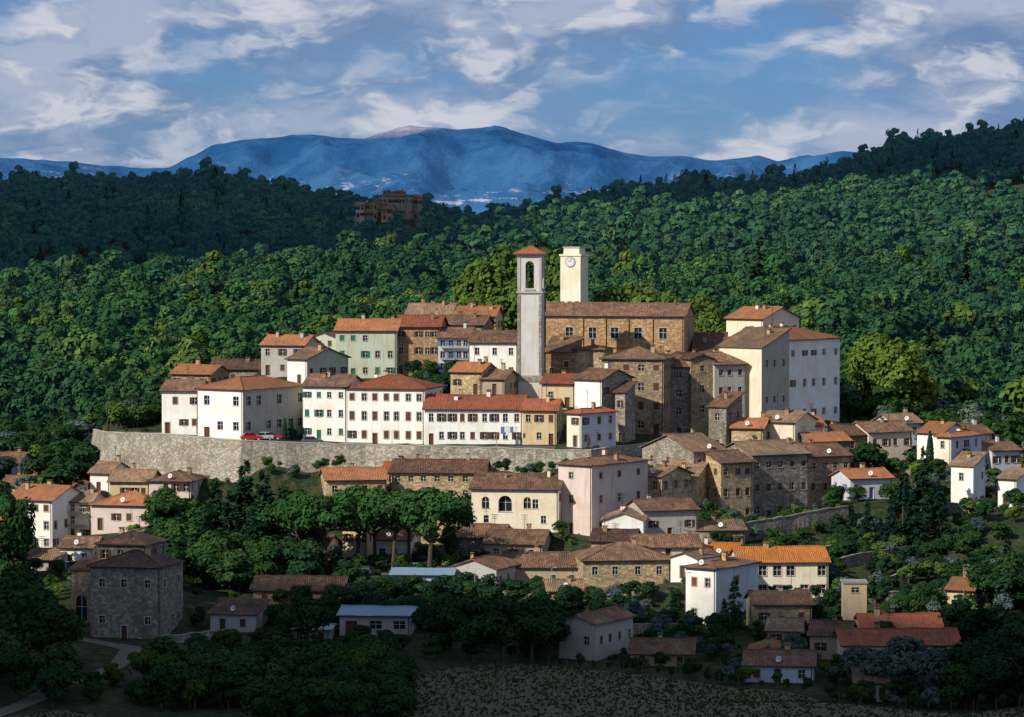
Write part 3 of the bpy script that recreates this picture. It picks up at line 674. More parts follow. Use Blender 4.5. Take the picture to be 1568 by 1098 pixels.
# ================= foliage
def leafmat(name,ca,cb,cc,tr=.25,haze=False):
    m=bpy.data.materials.new(name); m.use_nodes=True; nt=m.node_tree; nt.nodes.clear()
    out=N(nt,'ShaderNodeOutputMaterial'); at=N(nt,'ShaderNodeAttribute',attribute_name='shade'); oi=N(nt,'ShaderNodeObjectInfo')
    cr=N(nt,'ShaderNodeValToRGB'); nt.links.new(oi.outputs['Random'],cr.inputs[0]); e=cr.color_ramp.elements
    e[0].position=0;e[0].color=(*ca,1);e[1].position=1;e[1].color=(*cc,1); x=e.new(.65);x.color=(*cb,1)
    g=N(nt,'ShaderNodeNewGeometry'); nz=noisen(nt,g.outputs['Position'],.010,3)
    c0=mix(nt,ramp(nt,nz,.40,.58,0,.75),cr.outputs[0],(ca[0]*.65,ca[1]*.72,ca[2]*1.15))
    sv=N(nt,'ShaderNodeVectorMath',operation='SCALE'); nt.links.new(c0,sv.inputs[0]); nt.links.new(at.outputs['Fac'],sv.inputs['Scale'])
    d=N(nt,'ShaderNodeBsdfDiffuse'); nt.links.new(sv.outputs[0],d.inputs[0]); last=d.outputs[0]
    if tr>0:
        t=N(nt,'ShaderNodeBsdfTranslucent'); nt.links.new(sv.outputs[0],t.inputs[0])
        ms=N(nt,'ShaderNodeMixShader'); ms.inputs[0].default_value=tr; nt.links.new(last,ms.inputs[1]);nt.links.new(t.outputs[0],ms.inputs[2]); last=ms.outputs[0]
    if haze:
        em=N(nt,'ShaderNodeEmission'); em.inputs[0].default_value=(.035,.12,.24,1)  # added blue glow paints distance haze onto the leaves, stronger farther out
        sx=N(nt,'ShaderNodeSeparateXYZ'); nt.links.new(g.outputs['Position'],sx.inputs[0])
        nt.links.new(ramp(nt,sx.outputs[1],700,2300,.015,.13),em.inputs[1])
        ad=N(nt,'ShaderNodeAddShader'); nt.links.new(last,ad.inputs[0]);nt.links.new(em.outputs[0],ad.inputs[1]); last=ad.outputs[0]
    nt.links.new(last,out.inputs[0])
    return m
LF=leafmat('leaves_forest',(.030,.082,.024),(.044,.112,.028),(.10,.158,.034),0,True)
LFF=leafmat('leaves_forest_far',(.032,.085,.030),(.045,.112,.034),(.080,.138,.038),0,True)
LG=leafmat('leaves_garden',(.030,.072,.018),(.042,.096,.022),(.080,.125,.028),.2)
LD=leafmat('leaves_dark',(.018,.048,.016),(.026,.063,.018),(.044,.082,.022),0)
LC=leafmat('needles_conifer',(.014,.042,.020),(.020,.054,.024),(.028,.066,.028),0)
LP=leafmat('needles_pine',(.032,.082,.020),(.038,.096,.024),(.048,.11,.028),0)
LO=leafmat('leaves_olive',(.10,.14,.10),(.11,.16,.11),(.14,.18,.12))
LL=leafmat('leaves_light',(.09,.155,.028),(.11,.175,.032),(.145,.185,.034),.15)
BARK=plain('bark',(.09,.065,.045),.95)
def rnd(n): a=np.random.normal(size=(n,3)); return a/np.linalg.norm(a,axis=1,keepdims=True)
def nrm(a): return a/np.maximum(np.linalg.norm(a,axis=1,keepdims=True),1e-6)
def treemesh(name,C,Nn,S,shade,limbs,mat,asp=1.,T=None):
    n=len(C); Nn=nrm(Nn); r=rnd(n) if T is None else T
    t=nrm(np.cross(Nn,r)) if T is None else nrm(T); b_=np.cross(Nn,t); S=S[:,None]
    j=lambda: np.random.uniform(.6,1.2,(n,1))
    q=np.stack([C-t*S*j(),C-b_*S*asp*j(),C+t*S*j(),C+b_*S*asp*j()],1).reshape(-1,3)
    fs=np.arange(4*n).reshape(-1,4).tolist(); L=MB()
    for a in limbs: L.cyl(*a,BARK,6,False)
    off=4*n; vs=q.tolist()+[tuple(x) for x in L.v]; fs+= [tuple(i+off for i in f) for f in L.f]
    me=bpy.data.meshes.new(name); me.from_pydata(vs,[],fs); me.materials.append(mat);me.materials.append(BARK)
    me.polygons.foreach_set('material_index',[0]*n+[1]*len(L.f))
    at=me.attributes.new('shade','FLOAT','POINT'); at.data.foreach_set('value',np.concatenate([np.repeat(shade,4),np.ones(len(L.v))]).astype(np.float32))
    return me
def crown(lobes,per,ls,upb=.25,rn=.42):
    C=[];Nn=[];S=[];sh=[]
    for (c,r,fl) in lobes:
        d=rnd(per); d[:,2]=np.where((d[:,2]<-.2)&(np.random.rand(per)<.6),-d[:,2],d[:,2])
        rad=r*np.random.uniform(.7,1.08,(per,1))
        C.append(np.array(c)+d*rad*np.array([1,1,fl])); Nn.append(d+rnd(per)*rn+np.array([0,0,upb])); S.append(np.random.uniform(.6,1.2,per)*ls)
        sh.append(np.random.uniform(.75,1.25)*np.random.uniform(.75,1.2,per))
    return map(np.concatenate,(C,Nn,S,sh))
def broad(name,mat,H_=10,R_=4.3,nl=16,per=90,ls=.42,rn=.42):
    lobes=[];limbs=[((0,0,-1),(0.1,0,H_*.45),.28,.16)]
    for i in range(nl):
        d=rnd(1)[0]
        c=d*np.array([R_*.62,R_*.62,H_*.27])*random.uniform(.5,1.05)+np.array([0,0,H_*.62]); r=R_*random.uniform(.28,.46)
        lobes.append((c,r,.85))
        if i<7: limbs.append(((0.1,0,H_*random.uniform(.25,.45)),tuple(c),.12,.04))
    C,Nn,S,sh=crown(lobes,per,ls,rn=rn)
    return treemesh(name,C,Nn,S,sh,limbs,mat)
def umbrella(name,mat,H_=14,R_=6.5,nl=42,per=140,ls=.3):
    lobes=[];limbs=[((0,0,-1),(.5,.2,H_*.55),.38,.24)]
    for i in range(nl):
        a=random.uniform(0,6.28);q=R_*math.sqrt(random.random())*.85
        c=np.array([q*math.cos(a),q*math.sin(a),H_*.86-(q/R_)**2*2.6-abs(random.gauss(0,1.7))]); lobes.append((c,random.uniform(1.2,2.1),.7))
        if i<12: limbs.append(((.5,.2,H_*random.uniform(.4,.55)),(c[0],c[1],c[2]-.5),.16,.05))
    C,Nn,S,sh=crown(lobes,per,ls)
    return treemesh(name,C,Nn,S,sh,limbs,mat)
def conifer(name,mat,H_=16,R_=3.8,n=4200,ls=.34,pw=.85):
    nb=110; bz=np.sort(np.random.uniform(.07,.97,nb)); ba=np.random.uniform(0,6.28,nb)
    bl=R_*(1-bz)**pw*np.random.uniform(.65,1.15,nb)+.25
    wgt=bl/bl.sum(); k=np.random.choice(nb,n,p=wgt); t=np.random.uniform(.1,1,n)**.7
    r=bl[k]*t; a=ba[k]+np.random.normal(0,.16,n)
    C=np.stack([r*np.cos(a),r*np.sin(a),bz[k]*H_-r*.22+np.random.normal(0,.18,n)],-1)
    out=np.stack([np.cos(a),np.sin(a),-.25*np.ones(n)],-1)
    Nn=np.array([0,0,1.])+out*.7+rnd(n)*.4; T=nrm(out+rnd(n)*.4)
    Nn=Nn-T*np.sum(Nn*T,1,keepdims=True)
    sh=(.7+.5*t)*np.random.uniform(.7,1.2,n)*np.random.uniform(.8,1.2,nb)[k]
    return treemesh(name,C,Nn,np.random.uniform(.7,1.2,n)*ls*1.3,sh,[((0,0,-1),(0,0,H_*.97),.3,.03)],mat,.55,T)
def cypress(name,mat,H_=12,R_=1.1,n=1600):
    z=np.random.uniform(.05,1,n); a=np.random.uniform(0,6.28,n); r=R_*np.sin(np.pi*np.clip(z,0,1)**.7)**.7*np.random.uniform(.7,1.1,n)
    C=np.stack([r*np.cos(a),r*np.sin(a),z*H_],-1); Nn=np.stack([np.cos(a),np.sin(a),.3*np.ones(n)],-1)+rnd(n)*.5
    return treemesh(name,C,Nn,np.full(n,.28),np.random.uniform(.6,1.2,n),[((0,0,-1),(0,0,H_*.8),.15,.05)],mat)
def coll(name,items):
    c=bpy.data.collections.new(name)
    for i,me in enumerate(items): c.objects.link(bpy.data.objects.new('%s_%d'%(name,i),me))
    return c
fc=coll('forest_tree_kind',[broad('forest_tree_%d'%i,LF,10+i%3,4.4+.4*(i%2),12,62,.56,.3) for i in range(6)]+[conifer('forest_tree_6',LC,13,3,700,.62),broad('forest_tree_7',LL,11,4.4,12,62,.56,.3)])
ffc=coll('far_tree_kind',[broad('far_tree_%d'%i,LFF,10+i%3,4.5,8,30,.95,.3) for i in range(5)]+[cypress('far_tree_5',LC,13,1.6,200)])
dc=coll('dark_shrub_kind',[broad('shrub_%d'%i,LD,10,4.6,13,130,.42) for i in range(3)]+[broad('shrub_3',LG,10,4.6,13,130,.42)])
lc=coll('garden_shrub_kind',[broad('gshrub_%d'%i,mt,10,4.8,11,90,.5) for i,mt in enumerate((LG,LL,LD,LO,LG,LD))])
cc_=coll('crop_kind',[broad('crop_0',LG,.5,.32,3,10,.13),broad('crop_1',LD,.4,.32,3,10,.13)])
def scatter(name,pts,scl,rot,idx,coll):
    me=bpy.data.meshes.new(name); me.from_pydata([tuple(p) for p in pts],[],[]); n=len(pts)
    a=me.attributes.new('scl','FLOAT_VECTOR','POINT'); a.data.foreach_set('vector',np.asarray(scl,np.float32).reshape(-1))
    a=me.attributes.new('rot','FLOAT_VECTOR','POINT'); rr=np.zeros((n,3),np.float32); rr[:,2]=rot; rr[:,0]=np.random.uniform(-.08,.08,n); a.data.foreach_set('vector',rr.reshape(-1))
    a=me.attributes.new('idx','INT','POINT'); a.data.foreach_set('value',np.asarray(idx,np.int32))
    o=bpy.data.objects.new(name,me); scene.collection.objects.link(o)
    ng=bpy.data.node_groups.new(name+'_instancer','GeometryNodeTree'); ng.interface.new_socket('Geometry',in_out='INPUT',socket_type='NodeSocketGeometry'); ng.interface.new_socket('Geometry',in_out='OUTPUT',socket_type='NodeSocketGeometry')
    gi=ng.nodes.new('NodeGroupInput');gout=ng.nodes.new('NodeGroupOutput'); ip=ng.nodes.new('GeometryNodeInstanceOnPoints'); ci=ng.nodes.new('GeometryNodeCollectionInfo')
    ci.inputs['Collection'].default_value=coll; ci.inputs['Separate Children'].default_value=True; ci.inputs['Reset Children'].default_value=True
    def na(nm,dt):
        q=ng.nodes.new('GeometryNodeInputNamedAttribute'); q.data_type=dt; q.inputs['Name'].default_value=nm; return q.outputs['Attribute']
    L=ng.links; L.new(gi.outputs[0],ip.inputs['Points']);L.new(ci.outputs[0],ip.inputs['Instance']); ip.inputs['Pick Instance'].default_value=True
    L.new(na('idx','INT'),ip.inputs['Instance Index']);L.new(na('rot','FLOAT_VECTOR'),ip.inputs['Rotation']);L.new(na('scl','FLOAT_VECTOR'),ip.inputs['Scale']); L.new(ip.outputs[0],gout.inputs[0])
    md=o.modifiers.new('instancer','NODES'); md.node_group=ng
    return o
pts=[];Y=702.
while Y<2120:
    sp_=7.3 if Y<1250 else 9.2
    xs=np.arange(-.25*Y,.25*Y,sp_); xs=xs+np.random.uniform(-3.2,3.2,len(xs)); ys=Y+np.random.uniform(-3.2,3.2,len(xs))
    pts.append(np.stack([xs,ys],-1)); Y+=sp_*.92
A=np.concatenate(pts)
px=CX+F*A[:,0]/A[:,1]
keep=~((px>534)&(px<643)&(A[:,1]>1665)&(A[:,1]<1785))
keep&=~((px>1470)&(px<1700)&(A[:,1]>1640)&(A[:,1]<1760))
keep&=~(inpoly(A[:,0],A[:,1],poly))
A=A[keep]; z=terr(A[:,0],A[:,1]); n=len(A); s=np.random.uniform(.55,1.2,n)*(1+.35*(np.random.rand(n)<.12))
SC=np.stack([s*np.random.uniform(.85,1.2,n),s*np.random.uniform(.85,1.2,n),s*np.random.uniform(.8,1.2,n)],-1)
rr_=np.random.rand(n); idx=np.where(rr_<.035,6,np.where(rr_<.10,7,np.random.randint(0,6,n)))
nm_=A[:,1]<1250; PT=np.column_stack([A,z-.4]); ro=np.random.uniform(0,6.28,n)
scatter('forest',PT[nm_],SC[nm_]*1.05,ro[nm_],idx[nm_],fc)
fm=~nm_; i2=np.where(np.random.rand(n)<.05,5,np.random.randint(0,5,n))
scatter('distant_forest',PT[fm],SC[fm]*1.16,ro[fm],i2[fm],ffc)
print('forest',n)
def clear(x,y,mg=1.5):
    for c in foot:
        cx=sum(q[0] for q in c)/4; cy=sum(q[1] for q in c)/4
        if abs(x-cx)>30 or abs(y-cy)>30: continue
        pl=[(cx+(q[0]-cx)*(1+mg/6),cy+(q[1]-cy)*(1+mg/6)) for q in c]
        if inpoly([x],[y],pl)[0]: return False
    return True
def zonescatter(name,zones,coll,nk,inside=False):
    Pp=[];S=[]
    for (a,b_,y0,y1,n,h0,h1) in zones:
        for i in range(n):
            Y=random.uniform(y0,y1); px=random.uniform(a,b_); x=Xp(px,Y)
            if not clear(x,Y): continue
            if not inside and inpoly([x],[Y],poly)[0]: continue
            if x>-14 and Y<ftop(x)+1.5: continue
            if -80<x<-34 and Y<416: continue
            if 40<px<215 and 432<Y<478 : continue
            Pp.append((x,Y)); S.append(random.uniform(h0,h1)/10)
    A=np.array(Pp); z=terr(A[:,0],A[:,1]); S=np.array(S); n=len(S)
    SC=np.stack([S*np.random.uniform(.9,1.4,n),S*np.random.uniform(.9,1.4,n),S],-1)
    scatter(name,np.column_stack([A,z-.1*S*10]),SC,np.random.uniform(0,6.28,n),np.random.randint(0,nk,n),coll)
zonescatter('dark_woodland',[(-400,120,395,470,140,5,9),(210,800,400,442,200,3.5,7),(120,300,418,432,20,1.5,3.5),(300,640,445,466,60,2,4),(640,880,448,505,60,3,6),(1480,2000,400,520,140,5,9),(-400,60,480,540,60,4,8),(240,470,505,560,80,5,9),(420,640,478,515,60,2.5,5)],dc,4)
zonescatter('garden_shrubs',[(250,1300,485,575,520,1.,3),(1270,1900,425,600,820,1.5,5),(130,1000,560,580,220,1,2.8),(900,1500,436,500,300,1.,3.5),(1290,1900,600,705,260,4,9),(-400,150,550,705,480,4,9),(150,330,642,700,90,4,8),(-100,250,500,545,100,1.5,4),(440,720,500,560,100,2,4.5),(1100,1320,540,600,130,1.2,3.5),(860,1100,475,515,80,1.5,4),(1000,1300,590,610,60,1.5,4),(850,1020,578,600,40,1.5,3.5)],lc,6)
zonescatter('terrace_trees',[(162,262,621,646,70,3.5,6.5),(250,330,640,665,25,3,6),(165,300,604,612,8,1.,1.6),(395,470,602,612,14,1.5,3),(630,700,612,638,40,2,4.5),(830,940,606,626,20,1.5,3)],lc,6,True)
hp=[]; x=0
while x<92: hp.append((x,ftop(x)+1.3)); x+=random.uniform(1.6,3.4)
A=np.array(hp); z=terr(A[:,0],A[:,1]); n=len(A); S=np.random.uniform(.12,.3,n)
scatter('field_edge_hedge',np.column_stack([A,z]),np.stack([S*.8,S*.8,S],-1),np.random.uniform(0,6,n),np.random.randint(0,4,n),dc)
cr=[]
for k in range(36):
    off=1.8+k*1.9
    for x in np.arange(-28,94,.45):
        y=ftop(x)-off
        if y>396 and random.random()>.25: cr.append((x+random.uniform(-.15,.15),y+random.uniform(-.2,.2)))
for k in range(16):
    for x in np.arange(-74,-36,.5):
        y=ftop2(x)-1-k*1.9
        if y>385: cr.append((x+random.uniform(-.15,.15),y+random.uniform(-.2,.2)))
A=np.array(cr); z=terr(A[:,0],A[:,1])+.05; n=len(A); S=np.random.uniform(.3,.9,n)
scatter('crop_rows',np.column_stack([A,z]),np.stack([S*1.3,S*1.3,S],-1),np.random.uniform(0,6,n),np.random.randint(0,2,n),cc_); print('crop',n)
B=MB()
for i in range(34):
    x=i*2.7; y=ftop(x)+.4; z=t1(x,y); B.box((x,y,z),(.1,0,0),(0,.1,0),(0,0,1.7),WOOD)
B.obj('field_fence')
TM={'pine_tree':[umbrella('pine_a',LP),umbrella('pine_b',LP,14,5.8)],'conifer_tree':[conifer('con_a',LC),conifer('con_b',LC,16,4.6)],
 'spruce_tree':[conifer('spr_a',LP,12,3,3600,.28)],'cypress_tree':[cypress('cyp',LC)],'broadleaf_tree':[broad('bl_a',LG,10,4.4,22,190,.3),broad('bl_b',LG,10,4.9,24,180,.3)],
 'light_broadleaf_tree':[broad('ll_a',LL,10,4.2,22,180,.32),broad('ll_b',LL,10,4.6,24,170,.32)],'dark_broadleaf_tree':[broad('dk_a',LD,10,4.6,24,200,.3),broad('dk_b',LD,10,4.2,20,220,.3)],'olive_tree':[broad('ol',LO,10,5,18,160,.34)]}
TH={'pine_tree':14,'conifer_tree':16,'spruce_tree':12,'cypress_tree':12}
def tree(kind,px,Y,top,ws=1.,dz=0):
    x=Xp(px,Y); z=t1(x,Y)-.15; h=Zp(top,Y)-z
    if h<1: h=3
    o=bpy.data.objects.new(kind,random.choice(TM[kind])); scene.collection.objects.link(o)
    s=h/TH.get(kind,10.5); o.location=(x,Y,z); o.scale=(s*ws,s*ws,s); o.rotation_euler[2]=random.uniform(0,6.28)
for a in ((455,534,742),(500,532,735),(545,536,733),(600,532,728),(655,528,735),(625,538,733),(575,540,740)): tree('pine_tree',a[0],a[1],a[2],.95)
for a in ((262,548,772,1),(292,544,755,1),(330,546,732,1),(374,540,698,1.1),(404,538,712,1.05),(432,546,745,1),(350,532,745,1.1),(310,528,790,1.2),(388,528,775,1.2),(270,520,835,1.2),(250,528,830,1.1),(6,530,740,1.2)): tree('conifer_tree',*a)
for a in ((1415,568,678,.8),(1384,566,700,.8),(1440,560,735,.9),(1400,556,745,.9),(1330,560,765,.9),(1305,556,782,.9),(1365,553,770,.9),(1350,558,790,.9),(1545,520,820,1.),(1505,470,905,1)): tree('conifer_tree',*a)
for a in ((1126,494,880),(1110,490,915),(1033,495,905),(1468,520,880)): tree('spruce_tree',*a)
for a in ((470,462,902,1.1),(680,462,905,1.2),(725,458,902,1.2),(770,460,903,1.2),(815,462,908,1.2),(845,470,925,1.1),(650,470,925,1),(560,452,975,1.2),(395,448,975,1.3),(15,452,850,1),(60,448,905,1.2),(90,455,915,1),(-30,450,870,1.2),(1530,430,955,1.2),(1570,440,940,1.2),(1500,425,1000,1.3),(15,520,745,.7),(300,440,995,1.2),(430,470,935,1.1)): tree('dark_broadleaf_tree',*a)
for a in ((740,694,388,.9),(775,700,372,.85),(815,704,366,.9),(850,696,375,.8),(790,690,420,1),(745,690,430,1),(1340,672,505,1),(1375,668,515,.95),(1410,672,560,1),(1325,680,520,.9),(1075,690,445,.8),(1090,684,470,.8),(1030,700,440,.7),(930,702,430,.7),(970,704,430,.8)): tree('light_broadleaf_tree',*a)
for a in ((1315,450,985,1.1),(1345,445,995,1.1),(1390,445,970,1.2),(1430,440,990,1.1),(975,490,918,.9),(1215,463,968,.9),(1090,470,985,1),(1500,560,790,1),(480,418,1020,1.2),(520,415,1030,1.2)): tree('olive_tree',*a)
for a in ((1470,520,860,1),(1510,505,850,1),(1550,515,840,1.1),(1420,500,890,1),(1380,500,900,1),(1540,585,790,1),(1010,470,965,1),(940,478,955,1),(1290,560,800,.9),(1270,505,900,.7),(1330,590,770,.8),(100,650,640,1),(60,640,650,1.1),(20,645,640,1),(760,540,850,.7),(1050,480,945,.8),(690,545,800,.6)): tree('broadleaf_tree',*a)
for a in ((436,597,640),(447,598,645),(405,608,640),(300,604.5,655),(1425,600,660),(1508,598,690),(1352,600,700)): tree('cypress_tree',*a)

# ================= cars, lamps
def car(px,Y,yaw,col,name='parked_car'):
    x=Xp(px,Y);z=t1(x,Y)+.13; E=empty(name,(x,Y,z)); E.rotation_euler[2]=math.radians(yaw)
    pm=newmat('car_paint')[0]; b_=pm.node_tree.nodes['Principled BSDF']; b_.inputs['Base Color'].default_value=(*col,1); b_.inputs['Roughness'].default_value=.25; b_.inputs['Specular IOR Level'].default_value=.5
    prof=[(-2,.35),(2,.35),(2.02,.75),(1.85,.88),(.95,.98),(-1.65,1.0),(-2.02,.85)]
    B=MB(); n=len(prof)
    for s in (1,-1):
        q=[(p[0],s*.82,p[1]) for p in prof]; B.face(q if s<0 else q[::-1],pm)
    for i in range(n):
        a,c=prof[i],prof[(i+1)%n]; B.face([(a[0],-.82,a[1]),(a[0],.82,a[1]),(c[0],.82,c[1]),(c[0],-.82,c[1])],pm)
    cab=[(-1.6,1.0),(.95,.98),(.3,1.44),(-1.15,1.46)]
    lo=.78;hi=.62; Q=lambda i,s:(cab[i][0],s*(lo if i<2 else hi),cab[i][1])
    for s in (-1,1): B.face([Q(0,s),Q(1,s),Q(2,s),Q(3,s)][::-1*s],GL)
    B.face([Q(1,-1),Q(1,1),Q(2,1),Q(2,-1)],GL);B.face([Q(3,-1),Q(3,1),Q(0,1),Q(0,-1)],GL)
    B.box((-1.2,-.66,1.45),(1.55,0,0),(0,1.32,0),(0,0,.05),pm)
    for s in (-1,1): B.box((-.45,s*.72-.05,.98),(.1,0,0),(0,.1,0),(0,0,.47),pm)
    for s in (-.6,.6): B.box((2.0,s-.15,.6),(.04,0,0),(0,.3,0),(0,0,.14),WHT); B.box((-2.06,s-.15,.66),(.04,0,0),(0,.3,0),(0,0,.14),RED)
    B.obj('body',E)
    K=MB()
    for xx in (-1.25,1.25):
        for s in (-1,1): K.cyl((xx,s*.68,.31),(xx,s*.86,.31),.31,.31,IRON,14); K.cyl((xx,s*.861,.31),(xx,s*.875,.31),.17,.17,WHT,10)
    K.obj('wheels',E)
for a in ((384,591,15,(.5,.02,.02)),(401,592,200,(.6,.6,.62)),(414,593,10,(.45,.02,.02)),(478,592,8,(.1,.1,.12)),(640,535,30,(.6,.6,.6)),(655,534,30,(.7,.7,.72)),(672,533,25,(.35,.05,.04)),(688,534,20,(.7,.7,.7)),(100,528,20,(.7,.7,.72)),(118,528,20,(.05,.1,.3)),(552,524,10,(.6,.6,.6))): car(*a)
def lamp(px,Y,top):
    x=Xp(px,Y);z=t1(x,Y);h=Zp(top,Y)-z; E=empty('street_lamp',(x,Y,z)); B=MB()
    B.cyl((0,0,-.3),(0,0,h),.08,.05,CONC,8); B.cyl((0,0,h),(.5,-.15,h+.12),.035,.03,CONC,6); B.obj('pole',E)
    L=MB(); L.box((.45,-.25,h+.08),(.4,-.06,.02),(.04,.2,0),(0,0,.1),CONC); L.obj('lamp_head',E)
for a in ((1478,478,866),(1050,488,878),(727,512,872),(845,515,870),(600,588,660),(300,590,640),(760,586,665)): lamp(*a)
X0,z0=P(766,663,590); E=empty('laundry_line',(X0,589.2,z0)); B=MB()
B.cyl((0,0,1.2),(3.6,0,1.2),.02,.02,IRON,4)
for i,(c,w_,h_) in enumerate(((SH['blue'],.8,1.3),(WHT,.9,1.6),(SH['blue'],.7,1.1),(WHT,.6,.9))): B.box((.1+i*.88,0,1.2-h_),(w_*.9,0,0),(0,.03,0),(0,0,h_),c)
B.obj('clothes',E)

# ================= mountains
def fbm(x,y,o=5): return noise.fractal(Vector((x,y,3.3)),1.,2.,o)
rx=[-1600,-600,-50,0,120,200,255,330,400,450,560,600,630,665,700,760,800,850,900,960,1000,1040,1080,1130,1160,1190,1240,1290,1330,1400,1568,2100,3200]
ry=[300,262,245,247,250,258,262,225,212,208,212,197,192,196,200,194,205,218,222,236,240,240,245,243,238,248,240,233,235,240,250,240,290]
v=[];f=[];nx,ny=520,170
for j in range(ny+1):
    Yj=7600+6800*j/ny
    t=(Yj-7600)/(12000-7600)
    for i in range(nx+1):
        kx=-.36+.72*i/nx; X=kx*Yj
        rz=100+(350-np.interp(CX+F*kx,rx,ry))/F*12000
        wp=fbm(X*.0005,Yj*.0003,3)*.5
        rg=abs(fbm(X*.0013+wp,Yj*.0005+wp,8))
        if t<=1:
            pr=t**1.2; z=30+(rz-30)*pr; z+= (.42-rg*1.6)*270*math.sin(math.pi*min(1,t))**.7*(.4+.6*t)
            z=min(z,100+(rz-100)*(Yj/12000.)*.985) if t<.97 else z
        else: z=rz-(Yj-12000)*.12
        z+=fbm(X*.004,Yj*.004,4)*8*(1 if t>.3 else t/.3)
        v.append((X,Yj,z))
for j in range(ny):
    for i in range(nx): a=j*(nx+1)+i; f.append((a,a+1,a+nx+2,a+nx+1))
me=bpy.data.meshes.new('mountain_range'); me.from_pydata(v,[],f); me.polygons.foreach_set('use_smooth',[True]*len(f))
o=bpy.data.objects.new('mountain_range',me); scene.collection.objects.link(o)
m,nt,b=newmat('hazy_mountain'); g_=N(nt,'ShaderNodeNewGeometry'); ps=g_.outputs['Position']; s=N(nt,'ShaderNodeSeparateXYZ'); nt.links.new(ps,s.inputs[0])
n1=noisen(nt,ps,.003,7,.65); n2=noisen(nt,vmath(nt,'MULTIPLY',ps,(.011,.003,.045)),1.,8,.75)
c=mix(nt,ramp(nt,n1,.42,.6),(.008,.040,.11),(.030,.085,.17))  # blue base colour carries painted distance haze
low=ramp(nt,s.outputs[2],110,360,1,0); pt=math_(nt,'MULTIPLY',ramp(nt,n2,.55,.60),low)
big=ramp(nt,noisen(nt,ps,.0014,3),.45,.52); pt=math_(nt,'MULTIPLY',pt,big)
c=mix(nt,pt,c,(.50,.45,.46))
hi=math_(nt,'MULTIPLY',ramp(nt,s.outputs[2],430,475),ramp(nt,n2,.38,.5)); wx=math_(nt,'MULTIPLY',ramp(nt,s.outputs[0],-620,-520),ramp(nt,s.outputs[0],-250,-330))
c=mix(nt,math_(nt,'MULTIPLY',hi,math_(nt,'MULTIPLY',wx,.75)),c,(.38,.31,.32))
nt.links.new(c,b.inputs['Base Color']); b.inputs['Specular IOR Level'].default_value=0
hz=mix(nt,ramp(nt,s.outputs[2],60,480),(.055,.18,.36),(.016,.075,.215)); nt.links.new(hz,b.inputs['Emission Color']); b.inputs['Emission Strength'].default_value=.5  # haze painted as a faint glow of the slopes, paler near the foot
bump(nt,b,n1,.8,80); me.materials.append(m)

# ================= sun, clouds, world
EL=math.radians(34); s=Vector((-.77*math.cos(EL),-.638*math.cos(EL),math.sin(EL)))
L=bpy.data.lights.new('sun','SUN'); L.energy=5.0; L.angle=math.radians(.53); L.color=(1,.94,.82)
so=bpy.data.objects.new('sun',L); so.rotation_euler=s.to_track_quat('Z','Y').to_euler(); scene.collection.objects.link(so)
CM=plain('cloud_vapour',(.8,.8,.8),1.,0,0.)
def cloud(gx,gy,gz,rx_,ry_,t=1600,seed=0):
    c=Vector((gx,gy,gz))+s*t; na,nr_=96,14; v=[];f=[]
    for sgn in (1,-1):
        for j in range(nr_+1):
            for i in range(na):
                a=2*math.pi*i/na; e=1+.28*noise.fractal(Vector((math.cos(a)*1.6+seed,math.sin(a)*1.6,seed)),1.,2.,5); q=j/nr_
                x=math.cos(a)*rx_*e*q;y=math.sin(a)*ry_*e*q; hh=math.sqrt(max(0,1-q*q))
                zz=(50*hh*(1+.6*noise.fractal(Vector((x*.01,y*.01,seed)),1.,2.,4)) if sgn>0 else -12*hh)
                v.append((x,y,zz))
    for k in range(2):
        b0=k*(nr_+1)*na
        for j in range(nr_):
            for i in range(na):
                a=b0+j*na+i;b_=b0+j*na+(i+1)%na; q=(a,b_,b_+na,a+na); f.append(q if k else q[::-1])
    me=bpy.data.meshes.new('cloud'); me.from_pydata(v,[],f); me.materials.append(CM); o=bpy.data.objects.new('cloud',me); o.location=c; scene.collection.objects.link(o)
cloud(-50,350,37,270,135,1500,1.3)
cloud(-480,1885,110,560,415,1600,4.1)
cloud(500,2090,140,640,400,1650,8.2)
w=bpy.data.worlds.new('World'); scene.world=w; w.use_nodes=True; nt=w.node_tree; nt.nodes.clear()
out=N(nt,'ShaderNodeOutputWorld'); bg=N(nt,'ShaderNodeBackground'); sky=N(nt,'ShaderNodeTexSky'); sky.sky_type='NISHITA'; sky.sun_disc=False; sky.sun_elevation=EL; sky.sun_rotation=math.atan2(s.x,s.y)
sky.air_density=1.; sky.dust_density=.2; sky.ozone_density=3.
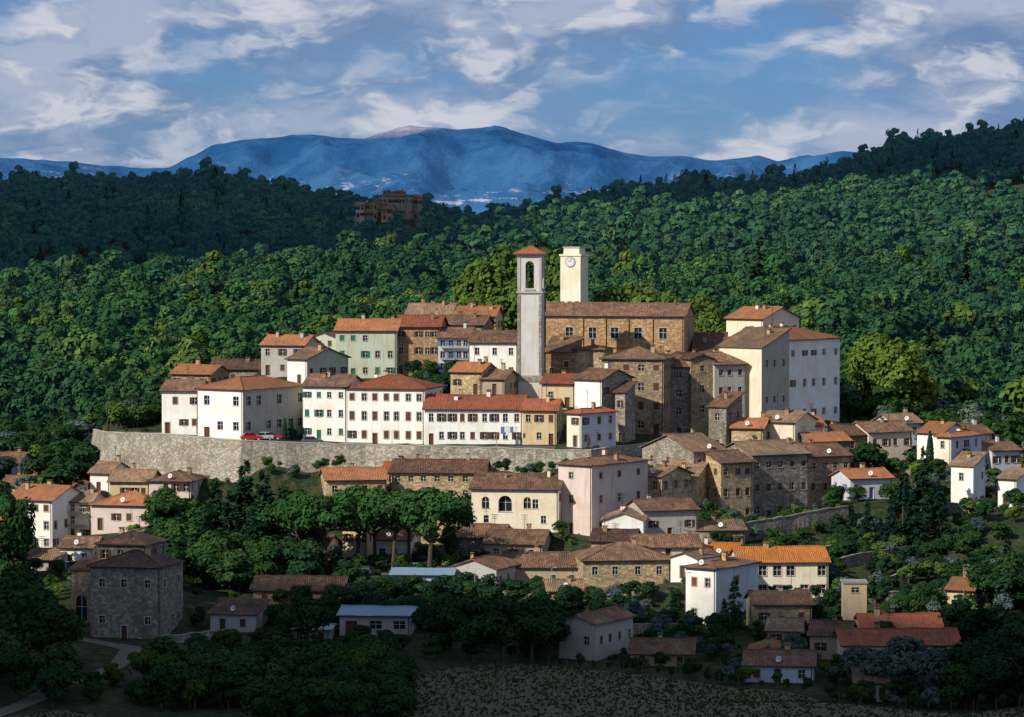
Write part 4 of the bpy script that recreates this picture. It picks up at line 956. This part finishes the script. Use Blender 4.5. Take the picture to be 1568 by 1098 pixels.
tc=N(nt,'ShaderNodeTexCoord'); dr=tc.outputs['Generated']
sk=mix(nt,1.,sky.outputs[0],(.27,.52,1.0),'MULTIPLY')
q=vmath(nt,'MULTIPLY',dr,(14,14,34))
wn=N(nt,'ShaderNodeTexNoise'); nt.links.new(q,wn.inputs['Vector']); wn.inputs['Scale'].default_value=1.8; wn.inputs['Detail'].default_value=3
q2=vmath(nt,'ADD',q,vmath(nt,'MULTIPLY',wn.outputs['Color'],(.6,.6,.6)))
def cn(o,sc_,ro=.54,dt=7): return noisen(nt,vmath(nt,'ADD',q2,o),sc_,dt,ro)
n1=cn((3.1,0,1.2),.85); n3=cn((2.85,0,1.55),.85)
n4=cn((9.1,4,2.2),2.3); n5=cn((8.97,4,2.38),2.3)
veil=ramp(nt,cn((1.3,7.7,5.1),.5,.5,3),.34,.6,.15,.8,True)
cov=ramp(nt,n1,.38,.58,0,1,True); cov2=ramp(nt,n4,.44,.62,0,.85,True)
base=mix(nt,veil,sk,(2.3,3.8,6.6))
rel=ramp(nt,math_(nt,'SUBTRACT',n1,n3),-.06,.09); rel2=ramp(nt,math_(nt,'SUBTRACT',n4,n5),-.07,.09)
c1=mix(nt,rel,(2.0,3.1,5.3),(5.9,6.4,7.9)); c2=mix(nt,rel2,(2.7,3.9,6.2),(8.4,8.6,9.4))
col=mix(nt,math_(nt,'MULTIPLY',cov,.75),base,c1); col=mix(nt,math_(nt,'MULTIPLY',cov2,ramp(nt,n1,.36,.5,.15,.9)),col,c2)
nt.links.new(col,bg.inputs[0]); bg.inputs[1].default_value=.078; nt.links.new(bg.outputs[0],out.inputs[0])
# camera
cam=bpy.data.cameras.new('camera'); co=bpy.data.objects.new('camera',cam); scene.collection.objects.link(co); scene.camera=co
co.location=(0,0,CAMZ); co.rotation_euler=(math.radians(90)-PIT,0,0); cam.sensor_width=36; cam.lens=36*F/1568.; cam.clip_start=1; cam.clip_end=60000
scene.view_settings.view_transform='Standard'; scene.view_settings.look='None'; scene.view_settings.exposure=0
